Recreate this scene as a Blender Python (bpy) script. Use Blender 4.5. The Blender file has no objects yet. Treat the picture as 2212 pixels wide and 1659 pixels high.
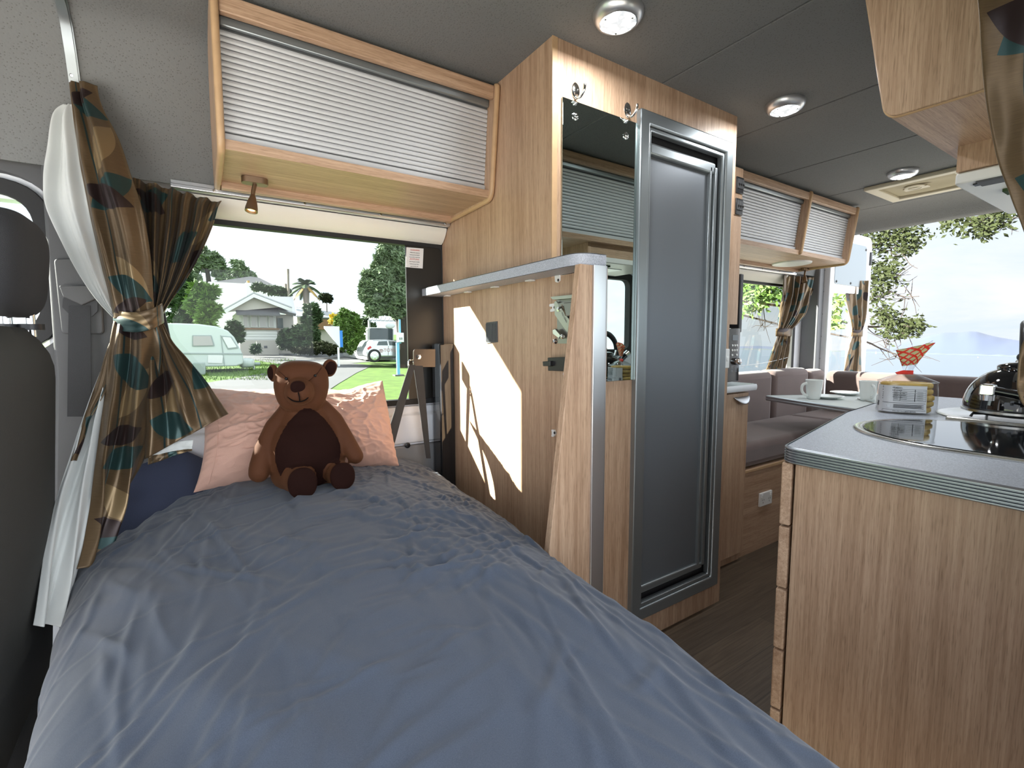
import bpy, bmesh, math, random
from mathutils import Vector, Matrix, noise
random.seed(7)
PI = math.pi
scene = bpy.context.scene
COL = scene.collection
# ------------------------------------------------------------------ camera
FPX = 1022.6; CXP, CYP = 1106.0, 829.5; HC = 1.10
_x = Vector((0.8365, 0.0539, -0.5453)).normalized()
_y = Vector((-0.5479, 0.0747, -0.8332)); _y = (_y - _x * _y.dot(_x)).normalized()
_z = _x.cross(_y)
ROT = Matrix((_x, _y, _z))
CAMP = Vector((0, 0, HC))
cd = bpy.data.cameras.new('camera'); cam = bpy.data.objects.new('camera', cd); COL.objects.link(cam)
cd.sensor_width = 36; cd.lens = 36 * FPX / 2212; cd.clip_start = 0.02; cd.clip_end = 20000
cam.matrix_world = Matrix.Translation(CAMP) @ ROT.to_4x4()
scene.camera = cam
def ray(px, py): return ROT @ Vector(((px - CXP) / FPX, -(py - CYP) / FPX, -1))
def on_x(px, py, x): r = ray(px, py); return CAMP + r * (x / r.x)
def on_y(px, py, y): r = ray(px, py); return CAMP + r * (y / r.y)
def on_z(px, py, z): r = ray(px, py); return CAMP + r * ((z - HC) / r.z)
GZ0, GSL = -0.75, 0.03          # ground outside the window: rises gently away from the van
def on_g(px, py): r = ray(px, py); t = (GZ0 - HC) / (r.z - GSL * r.y); return CAMP + r * t
def gz(y): return GZ0 + GSL * y

# ------------------------------------------------------------------ materials
MATS = {}
def new_mat(name):
    m = bpy.data.materials.new(name); m.use_nodes = True
    nt = m.node_tree; b = nt.nodes['Principled BSDF']; MATS[name] = m
    return m, nt, b
def L(nt, a, b): nt.links.new(a, b)
def N(nt, t, **kw):
    n = nt.nodes.new(t)
    for k, v in kw.items():
        if k.startswith('i_'):
            key = k[2:]; key = int(key) if key.isdigit() else key.replace('_', ' ')
            n.inputs[key].default_value = v
        else: setattr(n, k, v)
    return n
def rgb(c): return (c[0], c[1], c[2], 1)
def S(r, g, b):                 # sRGB 0-255 -> linear
    f = lambda v: (v / 255 / 12.92) if v / 255 <= 0.04045 else ((v / 255 + 0.055) / 1.055) ** 2.4
    return (f(r), f(g), f(b))
def plain(name, c, rough=0.5, metal=0.0, bump=0.0, bscale=200, coat=0.0, spec=None, sheen=0.0, var=0.0, vscale=5.0):
    m, nt, b = new_mat(name)
    b.inputs['Base Color'].default_value = rgb(c); b.inputs['Roughness'].default_value = rough
    b.inputs['Metallic'].default_value = metal; b.inputs['Coat Weight'].default_value = coat
    b.inputs['Sheen Weight'].default_value = sheen
    if spec is not None: b.inputs['Specular IOR Level'].default_value = spec
    tc = N(nt, 'ShaderNodeTexCoord')
    if bump:
        n = N(nt, 'ShaderNodeTexNoise', i_Scale=bscale, i_Detail=3.0); L(nt, tc.outputs['Object'], n.inputs['Vector'])
        bp = N(nt, 'ShaderNodeBump', i_Strength=bump, i_Distance=0.002); L(nt, n.outputs['Fac'], bp.inputs['Height']); L(nt, bp.outputs['Normal'], b.inputs['Normal'])
    if var:
        n2 = N(nt, 'ShaderNodeTexNoise', i_Scale=vscale, i_Detail=4.0); L(nt, tc.outputs['Object'], n2.inputs['Vector'])
        mx = N(nt, 'ShaderNodeMix', data_type='RGBA')
        mx.inputs[6].default_value = rgb([max(0, v * (1 - var)) for v in c]); mx.inputs[7].default_value = rgb([min(1, v * (1 + var)) for v in c])
        L(nt, n2.outputs['Fac'], mx.inputs[0]); L(nt, mx.outputs[2], b.inputs['Base Color'])
    return m
def oak(name, axis, dark=(0.35, 0.212, 0.130), light=(0.60, 0.418, 0.286), fine=1.0):
    m, nt, b = new_mat(name)
    tc = N(nt, 'ShaderNodeTexCoord')
    def mp(s): 
        mpn = N(nt, 'ShaderNodeMapping'); mpn.inputs['Scale'].default_value = s
        L(nt, tc.outputs['Object'], mpn.inputs['Vector']); return mpn
    def sc(across, along):
        v = [across] * 3; v['xyz'.index(axis)] = along; return v
    n0 = N(nt, 'ShaderNodeTexNoise', i_Scale=1.0, i_Detail=3.0, i_Roughness=0.6, i_Distortion=0.3); L(nt, mp(sc(26, 0.9)).outputs[0], n0.inputs['Vector'])
    n1 = N(nt, 'ShaderNodeTexNoise', i_Scale=1.0, i_Detail=4.0, i_Roughness=0.65, i_Distortion=0.4); L(nt, mp(sc(190 * fine, 4.5)).outputs[0], n1.inputs['Vector'])
    n2 = N(nt, 'ShaderNodeTexNoise', i_Scale=1.0, i_Detail=2.0, i_Roughness=0.7); L(nt, mp(sc(520 * fine, 22)).outputs[0], n2.inputs['Vector'])
    a1 = N(nt, 'ShaderNodeMath', operation='MULTIPLY_ADD'); a1.inputs[1].default_value = 0.45; L(nt, n0.outputs['Fac'], a1.inputs[0])
    a2 = N(nt, 'ShaderNodeMath', operation='MULTIPLY'); a2.inputs[1].default_value = 0.55; L(nt, n1.outputs['Fac'], a2.inputs[0]); L(nt, a2.outputs[0], a1.inputs[2])
    r = N(nt, 'ShaderNodeValToRGB'); r.color_ramp.elements[0].position = 0.34; r.color_ramp.elements[1].position = 0.64
    r.color_ramp.elements[0].color = rgb(dark); r.color_ramp.elements[1].color = rgb(light)
    L(nt, a1.outputs[0], r.inputs['Fac'])
    r2 = N(nt, 'ShaderNodeValToRGB'); r2.color_ramp.elements[0].position = 0.30; r2.color_ramp.elements[1].position = 0.48
    r2.color_ramp.elements[0].color = (0.60, 0.56, 0.52, 1); r2.color_ramp.elements[1].color = (1, 1, 1, 1); L(nt, n2.outputs['Fac'], r2.inputs['Fac'])
    mx = N(nt, 'ShaderNodeMix', data_type='RGBA', blend_type='MULTIPLY'); mx.inputs[0].default_value = 0.8
    L(nt, r.outputs['Color'], mx.inputs[6]); L(nt, r2.outputs['Color'], mx.inputs[7]); L(nt, mx.outputs[2], b.inputs['Base Color'])
    b.inputs['Roughness'].default_value = 0.42
    bp = N(nt, 'ShaderNodeBump', i_Strength=0.12, i_Distance=0.001); L(nt, n2.outputs['Fac'], bp.inputs['Height']); L(nt, bp.outputs['Normal'], b.inputs['Normal'])
    return m
oak('oak_v', 'z'); oak('oak_x', 'x'); oak('oak_y', 'y')
plain('oak_edge', (0.52, 0.34, 0.19), 0.4, var=0.15, vscale=30)
plain('white_metal', (0.80, 0.82, 0.86), 0.35)
plain('cream_blind', (0.78, 0.76, 0.68), 0.45, bump=0.1, bscale=500)
plain('grey_plastic', (0.20, 0.205, 0.215), 0.6, bump=0.15, bscale=600)
plain('pillar_plastic', (0.082, 0.083, 0.087), 0.6, bump=0.15, bscale=600)
plain('dark_grey_plastic', (0.085, 0.088, 0.093), 0.55, bump=0.1, bscale=500)
plain('black_plastic', (0.018, 0.018, 0.02), 0.4)
plain('black_rubber', (0.012, 0.012, 0.013), 0.65)
plain('black_gloss', (0.008, 0.009, 0.011), 0.06, coat=0.5)
plain('smoked_panel', (0.016, 0.015, 0.013), 0.35)
plain('alu', (0.62, 0.63, 0.65), 0.32, 0.9)
plain('alu_trim', (0.36, 0.385, 0.42), 0.35, 0.85)
plain('alu_door', (0.30, 0.33, 0.345), 0.34, 0.75)
plain('door_grey', (0.165, 0.182, 0.205), 0.42, 0.45)
plain('chrome', (0.85, 0.86, 0.87), 0.08, 1.0)
plain('steel', (0.62, 0.61, 0.58), 0.2, 1.0)
plain('dull_steel', (0.30, 0.295, 0.275), 0.35, 0.9)
plain('zinc', (0.50, 0.53, 0.46), 0.4, 0.6)
plain('mirror', (0.52, 0.60, 0.57), 0.01, 1.0)
plain('bronze', (0.26, 0.185, 0.125), 0.36, 0.9); plain('bracket_bronze', (0.10, 0.083, 0.070), 0.3, 0.7)
plain('tambour', (0.56, 0.575, 0.60), 0.42, 0.15)
plain('tambour_dark', (0.11, 0.115, 0.12), 0.5)
plain('white_plastic', (0.82, 0.82, 0.80), 0.35)
plain('cream_plastic', (0.66, 0.60, 0.45), 0.5)
plain('vent_cloth', (0.42, 0.36, 0.22), 0.7, bump=0.3, bscale=300)
plain('ceramic', (0.80, 0.83, 0.81), 0.12, coat=0.4)
plain('table_top', (0.58, 0.62, 0.62), 0.4, var=0.05, vscale=400)
plain('enamel', (0.006, 0.006, 0.007), 0.05, coat=1.0)
plain('red_plastic', (0.75, 0.03, 0.015), 0.4)
plain('crumpet', (0.62, 0.40, 0.10), 0.8, bump=0.8, bscale=160, var=0.35, vscale=45)
plain('bear_fur', (0.068, 0.0235, 0.009), 0.75, bump=0.35, bscale=700, sheen=0.14, spec=0.2, var=0.18, vscale=14)
MATS['bear_fur'].node_tree.nodes['Principled BSDF'].inputs['Sheen Tint'].default_value = (0.55, 0.28, 0.14, 1)
plain('bear_dark', (0.0125, 0.0036, 0.0024), 0.9, bump=0.3, bscale=700, spec=0.12, sheen=0.05, var=0.25, vscale=18)
MATS['bear_dark'].node_tree.nodes['Principled BSDF'].inputs['Sheen Tint'].default_value = (0.40, 0.13, 0.10, 1)
plain('thread', (0.004, 0.003, 0.003), 0.9, spec=0.1)
plain('bead', (0.004, 0.004, 0.005), 0.3, spec=0.25)
plain('seat_cloth', (0.024, 0.025, 0.028), 0.95, bump=0.6, bscale=900, sheen=0.05)
plain('seat_cloth_back', (0.036, 0.037, 0.034), 0.8, bump=0.4, bscale=700)
plain('webbing', (0.02, 0.021, 0.024), 0.6, bump=0.5, bscale=1200)
plain('taupe_suede', (0.135, 0.095, 0.088), 0.9, bump=0.25, bscale=300, sheen=0.35, var=0.18, vscale=9)
plain('lining', (0.60, 0.62, 0.61), 0.8, sheen=0.2, var=0.08, vscale=7)
plain('bedsheet_navy', (0.030, 0.038, 0.075), 0.9, bump=0.3, bscale=400)
# grey speckled roof lining
def liner(name, c, sp):
    m, nt, b = new_mat(name); b.inputs['Roughness'].default_value = 0.85
    tc = N(nt, 'ShaderNodeTexCoord'); v = N(nt, 'ShaderNodeTexVoronoi', i_Scale=160.0); L(nt, tc.outputs['Object'], v.inputs['Vector'])
    r = N(nt, 'ShaderNodeValToRGB'); r.color_ramp.elements[0].position = 0.16; r.color_ramp.elements[1].position = 0.30
    r.color_ramp.elements[0].color = rgb(sp); r.color_ramp.elements[1].color = rgb(c); L(nt, v.outputs['Distance'], r.inputs['Fac']); L(nt, r.outputs['Color'], b.inputs['Base Color'])
    bp = N(nt, 'ShaderNodeBump', i_Strength=0.5, i_Distance=0.001); L(nt, v.outputs['Distance'], bp.inputs['Height']); L(nt, bp.outputs['Normal'], b.inputs['Normal'])
liner('roof_lining', (0.172, 0.178, 0.178), (0.115, 0.115, 0.112))
# speckled laminate
m, nt, b = new_mat('laminate'); b.inputs['Roughness'].default_value = 0.38
tc = N(nt, 'ShaderNodeTexCoord'); n = N(nt, 'ShaderNodeTexNoise', i_Scale=420.0, i_Detail=4.0, i_Roughness=0.8); L(nt, tc.outputs['Object'], n.inputs['Vector'])
r = N(nt, 'ShaderNodeValToRGB'); r.color_ramp.elements[0].position = 0.36; r.color_ramp.elements[1].position = 0.60
r.color_ramp.elements[0].color = rgb((0.27, 0.29, 0.34)); r.color_ramp.elements[1].color = rgb((0.52, 0.55, 0.62)); L(nt, n.outputs['Fac'], r.inputs['Fac']); L(nt, r.outputs['Color'], b.inputs['Base Color'])
# vinyl plank floor (planks run along the van)
m, nt, b = new_mat('floor_planks'); b.inputs['Roughness'].default_value = 0.5
tc = N(nt, 'ShaderNodeTexCoord'); br = N(nt, 'ShaderNodeTexBrick', i_Scale=1.0, i_Mortar_Size=0.0012, i_Brick_Width=0.9, i_Row_Height=0.12)
br.inputs['Color1'].default_value = (0.075, 0.052, 0.033, 1); br.inputs['Color2'].default_value = (0.11, 0.078, 0.05, 1); br.inputs['Mortar'].default_value = (0.05, 0.036, 0.024, 1)
L(nt, tc.outputs['Object'], br.inputs['Vector'])
mp = N(nt, 'ShaderNodeMapping'); mp.inputs['Scale'].default_value = (5, 120, 1); L(nt, tc.outputs['Object'], mp.inputs['Vector'])
n = N(nt, 'ShaderNodeTexNoise', i_Scale=1.0, i_Detail=4.0, i_Distortion=0.8); L(nt, mp.outputs[0], n.inputs['Vector'])
mx = N(nt, 'ShaderNodeMix', data_type='RGBA', blend_type='MULTIPLY'); mx.inputs[0].default_value = 0.8
r = N(nt, 'ShaderNodeValToRGB'); r.color_ramp.elements[0].position = 0.3; r.color_ramp.elements[0].color = (0.45, 0.4, 0.36, 1); r.color_ramp.elements[1].position = 0.65
L(nt, n.outputs['Fac'], r.inputs['Fac']); L(nt, br.outputs['Color'], mx.inputs[6]); L(nt, r.outputs['Color'], mx.inputs[7]); L(nt, mx.outputs[2], b.inputs['Base Color'])
# fabrics with crease bump
def crease(name, c, c2, strength, rough=0.9, weave=900.0, cs=5.0, sheen=0.15, mapscale=(1, 1, 1)):
    m, nt, b = new_mat(name); b.inputs['Roughness'].default_value = rough; b.inputs['Sheen Weight'].default_value = sheen
    tc = N(nt, 'ShaderNodeTexCoord')
    mp = N(nt, 'ShaderNodeMapping'); mp.inputs['Scale'].default_value = mapscale; L(nt, tc.outputs['Object'], mp.inputs['Vector'])
    n1 = N(nt, 'ShaderNodeTexNoise', i_Scale=cs, i_Detail=5.0, i_Roughness=0.55, i_Distortion=1.2); n1.noise_type = 'RIDGED_MULTIFRACTAL'
    L(nt, mp.outputs[0], n1.inputs['Vector'])
    n3 = N(nt, 'ShaderNodeTexNoise', i_Scale=weave, i_Detail=2.0); L(nt, tc.outputs['Object'], n3.inputs['Vector'])
    add = N(nt, 'ShaderNodeMath', operation='MULTIPLY_ADD'); add.inputs[1].default_value = 0.06; L(nt, n3.outputs['Fac'], add.inputs[0]); L(nt, n1.outputs['Fac'], add.inputs[2])
    bp = N(nt, 'ShaderNodeBump', i_Strength=strength, i_Distance=0.006); L(nt, add.outputs[0], bp.inputs['Height']); L(nt, bp.outputs['Normal'], b.inputs['Normal'])
    mx = N(nt, 'ShaderNodeMix', data_type='RGBA'); mx.inputs[6].default_value = rgb(c); mx.inputs[7].default_value = rgb(c2)
    L(nt, n3.outputs['Fac'], mx.inputs[0]); L(nt, mx.outputs[2], b.inputs['Base Color'])
crease('slate_cotton', (0.022, 0.031, 0.052), (0.068, 0.085, 0.121), 0.35, cs=9.0, mapscale=(1.5, 0.55, 1))
crease('pink_cotton', (0.46, 0.265, 0.205), (0.56, 0.345, 0.275), 0.8, cs=9.0, rough=0.85)
# curtain fabric: bronze satin with woven leaves
m, nt, b = new_mat('leaf_satin')
uv = N(nt, 'ShaderNodeUVMap'); sep = N(nt, 'ShaderNodeSeparateXYZ'); L(nt, uv.outputs[0], sep.inputs[0])
def M(op, a, bb=None, c=None, clamp=False):
    n = nt.nodes.new('ShaderNodeMath'); n.operation = op; n.use_clamp = clamp
    for i, v in enumerate((a, bb, c)):
        if v is None: continue
        if isinstance(v, (int, float)): n.inputs[i].default_value = v
        else: nt.links.new(v, n.inputs[i])
    return n.outputs[0]
U, V = sep.outputs[0], sep.outputs[1]
def leaves(cw, ch, ou, ov, ang, hl, hw, alt=0.5):
    cu = M('DIVIDE', M('ADD', U, ou), cw); iu = M('FLOOR', cu)
    cv = M('ADD', M('DIVIDE', M('ADD', V, ov), ch), M('MULTIPLY', M('MODULO', iu, 2.0), alt))
    x = M('MULTIPLY', M('SUBTRACT', M('FRACT', cu), 0.5), cw); y = M('MULTIPLY', M('SUBTRACT', M('FRACT', cv), 0.5), ch)
    sg = M('SUBTRACT', M('MULTIPLY', M('MODULO', M('FLOOR', cv), 2.0), 2.0), 1.0); x = M('MULTIPLY', x, sg)
    ca, sa = math.cos(ang), math.sin(ang)
    p = M('ADD', M('MULTIPLY', x, ca), M('MULTIPLY', y, sa)); q = M('SUBTRACT', M('MULTIPLY', y, ca), M('MULTIPLY', x, sa))
    w = M('MULTIPLY', M('SUBTRACT', 1.0, M('POWER', M('DIVIDE', M('ABSOLUTE', p), hl), 2.0)), hw)
    return M('GREATER_THAN', M('SUBTRACT', w, M('ABSOLUTE', q)), 0.0)
nz = N(nt, 'ShaderNodeTexNoise', i_Scale=1.0, i_Detail=3.0); mpp = N(nt, 'ShaderNodeMapping'); mpp.inputs['Scale'].default_value = (40, 900, 1); L(nt, uv.outputs[0], mpp.inputs[0]); L(nt, mpp.outputs[0], nz.inputs['Vector'])
base = N(nt, 'ShaderNodeMix', data_type='RGBA'); base.inputs[6].default_value = (0.082, 0.052, 0.026, 1); base.inputs[7].default_value = (0.165, 0.110, 0.058, 1); L(nt, nz.outputs['Fac'], base.inputs[0])
cur = base.outputs[2]
def layer(mask, col):
    global cur
    x = N(nt, 'ShaderNodeMix', data_type='RGBA'); L(nt, mask, x.inputs[0]); L(nt, cur, x.inputs[6]); x.inputs[7].default_value = rgb(col); cur = x.outputs[2]
stripe = M('GREATER_THAN', 0.0022, M('ABSOLUTE', M('SUBTRACT', M('MULTIPLY', M('FRACT', M('DIVIDE', U, 0.115)), 0.115), 0.05)))
layer(leaves(0.25, 0.29, 0.03, 0.02, 0.9, 0.074, 0.030), (0.25, 0.175, 0.09))
layer(stripe, (0.022, 0.045, 0.045))
layer(leaves(0.165, 0.21, 0.0, 0.0, 0.45, 0.072, 0.031), (0.020, 0.050, 0.049))
layer(leaves(0.31, 0.25, 0.085, 0.07, -0.35, 0.066, 0.026), (0.024, 0.013, 0.012))
L(nt, cur, b.inputs['Base Color'])
b.inputs['Roughness'].default_value = 0.36; b.inputs['Metallic'].default_value = 0.45; b.inputs['Sheen Weight'].default_value = 0.05
bp = N(nt, 'ShaderNodeBump', i_Strength=0.15, i_Distance=0.001); L(nt, nz.outputs['Fac'], bp.inputs['Height']); L(nt, bp.outputs['Normal'], b.inputs['Normal'])
# glass: thin pane
def glass(name, tint, refl_rough=0.0, ior=0.013):
    m = bpy.data.materials.new(name); m.use_nodes = True; MATS[name] = m; nt = m.node_tree; nt.nodes.clear()
    o = N(nt, 'ShaderNodeOutputMaterial'); t = N(nt, 'ShaderNodeBsdfTransparent'); g = N(nt, 'ShaderNodeBsdfGlossy'); x = N(nt, 'ShaderNodeMixShader')
    lw = N(nt, 'ShaderNodeLayerWeight', i_Blend=0.5); pw = N(nt, 'ShaderNodeMath', operation='POWER'); pw.inputs[1].default_value = 4.0; L(nt, lw.outputs['Facing'], pw.inputs[0])
    f = N(nt, 'ShaderNodeMath', operation='MULTIPLY_ADD'); f.inputs[1].default_value = 0.55; f.inputs[2].default_value = ior; L(nt, pw.outputs[0], f.inputs[0])
    t.inputs[0].default_value = rgb(tint); g.inputs['Roughness'].default_value = refl_rough
    L(nt, f.outputs[0], x.inputs[0]); L(nt, t.outputs[0], x.inputs[1]); L(nt, g.outputs[0], x.inputs[2]); L(nt, x.outputs[0], o.inputs[0])
glass('glass', (0.56, 0.60, 0.585)); glass('clear_glass', (0.92, 0.95, 0.94)); glass('film', (0.92, 0.93, 0.94), 0.16, 0.11)
def emit(name, c, s):
    m = bpy.data.materials.new(name); m.use_nodes = True; MATS[name] = m; nt = m.node_tree; b = nt.nodes['Principled BSDF']
    b.inputs['Emission Color'].default_value = rgb(c); b.inputs['Emission Strength'].default_value = s; b.inputs['Base Color'].default_value = rgb(c)
emit('led', (0.93, 0.97, 1.0), 6.0)
nt = MATS['led'].node_tree; b = nt.nodes['Principled BSDF']; tc = N(nt, 'ShaderNodeTexCoord'); v = N(nt, 'ShaderNodeTexVoronoi', i_Scale=62.0); L(nt, tc.outputs['Object'], v.inputs['Vector'])
r = N(nt, 'ShaderNodeMapRange'); r.inputs['From Min'].default_value = 0.15; r.inputs['From Max'].default_value = 0.62; r.inputs['To Min'].default_value = 9.0; r.inputs['To Max'].default_value = 0.55; L(nt, v.outputs['Distance'], r.inputs['Value']); L(nt, r.outputs['Result'], b.inputs['Emission Strength']); b.inputs['Base Color'].default_value = (0.5, 0.55, 0.6, 1)
emit('halogen', (1.0, 0.62, 0.22), 4.0)
# outdoors
plain('grass', (0.072, 0.135, 0.016), 0.95, var=0.55, vscale=2.6, bump=1.0, bscale=9)
plain('grass_tuft', (0.10, 0.17, 0.03), 0.9, var=0.4, vscale=3)
plain('bounce_gravel', (0.42, 0.39, 0.34), 0.95, var=0.2, vscale=6, bump=0.6, bscale=60)
plain('asphalt', (0.115, 0.115, 0.12), 0.9, var=0.12, vscale=1.0)
plain('leaf_dark', (0.028, 0.062, 0.014), 0.6, var=0.5, vscale=1.5)
plain('leaf_grey', (0.12, 0.165, 0.085), 0.6, var=0.45, vscale=1.5)
plain('leaf_bright', (0.085, 0.16, 0.022), 0.6, var=0.45, vscale=1.5)
plain('leaf_olive', (0.020, 0.027, 0.008), 0.7, spec=0.15, var=0.55, vscale=9)
plain('frond_dry', (0.38, 0.24, 0.07), 0.8)
plain('yellow_leaf', (0.55, 0.42, 0.03), 0.7, var=0.3)
plain('bark', (0.030, 0.022, 0.017), 0.95, bump=0.5, bscale=40)
plain('bark_grey', (0.20, 0.17, 0.14), 0.95)
plain('house_white', (0.64, 0.64, 0.62), 0.7)
plain('house_cream', (0.42, 0.39, 0.345), 0.7)
plain('roof_white', (0.36, 0.37, 0.385), 0.55)
plain('roof_grey', (0.10, 0.10, 0.105), 0.8, var=0.3, vscale=3)
plain('wood_fence', (0.22, 0.12, 0.06), 0.8)
plain('window_dark', (0.05, 0.07, 0.08), 0.1)
plain('window_grey', (0.33, 0.31, 0.30), 0.15)
plain('caravan_white', (0.47, 0.52, 0.49), 0.35)
plain('caravan_stripe', (0.25, 0.29, 0.275), 0.4)
plain('car_silver', (0.55, 0.57, 0.60), 0.25, 0.5, coat=0.5)
plain('tail_red', (0.5, 0.02, 0.02), 0.2)
plain('post_blue', (0.16, 0.42, 0.62), 0.5)
plain('sign_blue', (0.02, 0.20, 0.60), 0.5)
plain('tyre', (0.02, 0.02, 0.02), 0.8)
plain('hill_haze_blue', (0.034, 0.047, 0.080), 1.0, var=0.06, vscale=0.004)  # distance haze over the sea is put into this base colour
plain('shore', (0.045, 0.060, 0.065), 1.0)
m, nt, b = new_mat('sea_water'); b.inputs['Base Color'].default_value = (0.055, 0.078, 0.105, 1); b.inputs['Roughness'].default_value = 0.22
tc = N(nt, 'ShaderNodeTexCoord'); n = N(nt, 'ShaderNodeTexNoise', i_Scale=0.5, i_Detail=6.0); L(nt, tc.outputs['Object'], n.inputs['Vector'])
bp = N(nt, 'ShaderNodeBump', i_Strength=0.2, i_Distance=0.3); L(nt, n.outputs['Fac'], bp.inputs['Height']); L(nt, bp.outputs['Normal'], b.inputs['Normal'])
# label print
m, nt, b = new_mat('label_print'); b.inputs['Base Color'].default_value = (0.62, 0.62, 0.64, 1); b.inputs['Roughness'].default_value = 0.35
plain('ink', (0.03, 0.03, 0.035), 0.6); plain('ink_red', (0.60, 0.08, 0.05), 0.6); plain('sticker_white', (0.80, 0.79, 0.78), 0.5)
plain('ink_toyota', (0.42, 0.20, 0.20), 0.5); plain('ink_grey', (0.22, 0.23, 0.22), 0.6); plain('ink_white', (0.75, 0.77, 0.8), 0.6)
plain('ink_pale', (0.25, 0.27, 0.29), 0.6)
# red and cream check on the bag's neck
m, nt, b = new_mat('gingham_film'); uv = N(nt, 'ShaderNodeUVMap'); sp = N(nt, 'ShaderNodeSeparateXYZ'); L(nt, uv.outputs[0], sp.inputs[0])
def M2(op, a, bb):
    n = nt.nodes.new('ShaderNodeMath'); n.operation = op
    for i, v in enumerate((a, bb)):
        if v is None: continue
        if isinstance(v, (int, float)): n.inputs[i].default_value = v
        else: nt.links.new(v, n.inputs[i])
    return n.outputs[0]
s1 = M2('LESS_THAN', M2('FRACT', M2('MULTIPLY', M2('ADD', sp.outputs[0], sp.outputs[1]), 60.0), None), 0.32)
s2 = M2('LESS_THAN', M2('FRACT', M2('MULTIPLY', M2('SUBTRACT', sp.outputs[0], sp.outputs[1]), 60.0), None), 0.32)
mk = M2('MAXIMUM', s1, s2); mx = N(nt, 'ShaderNodeMix', data_type='RGBA'); mx.inputs[6].default_value = (0.55, 0.52, 0.26, 1); mx.inputs[7].default_value = (0.72, 0.04, 0.02, 1)
L(nt, mk, mx.inputs[0]); L(nt, mx.outputs[2], b.inputs['Base Color']); b.inputs['Roughness'].default_value = 0.3

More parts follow.
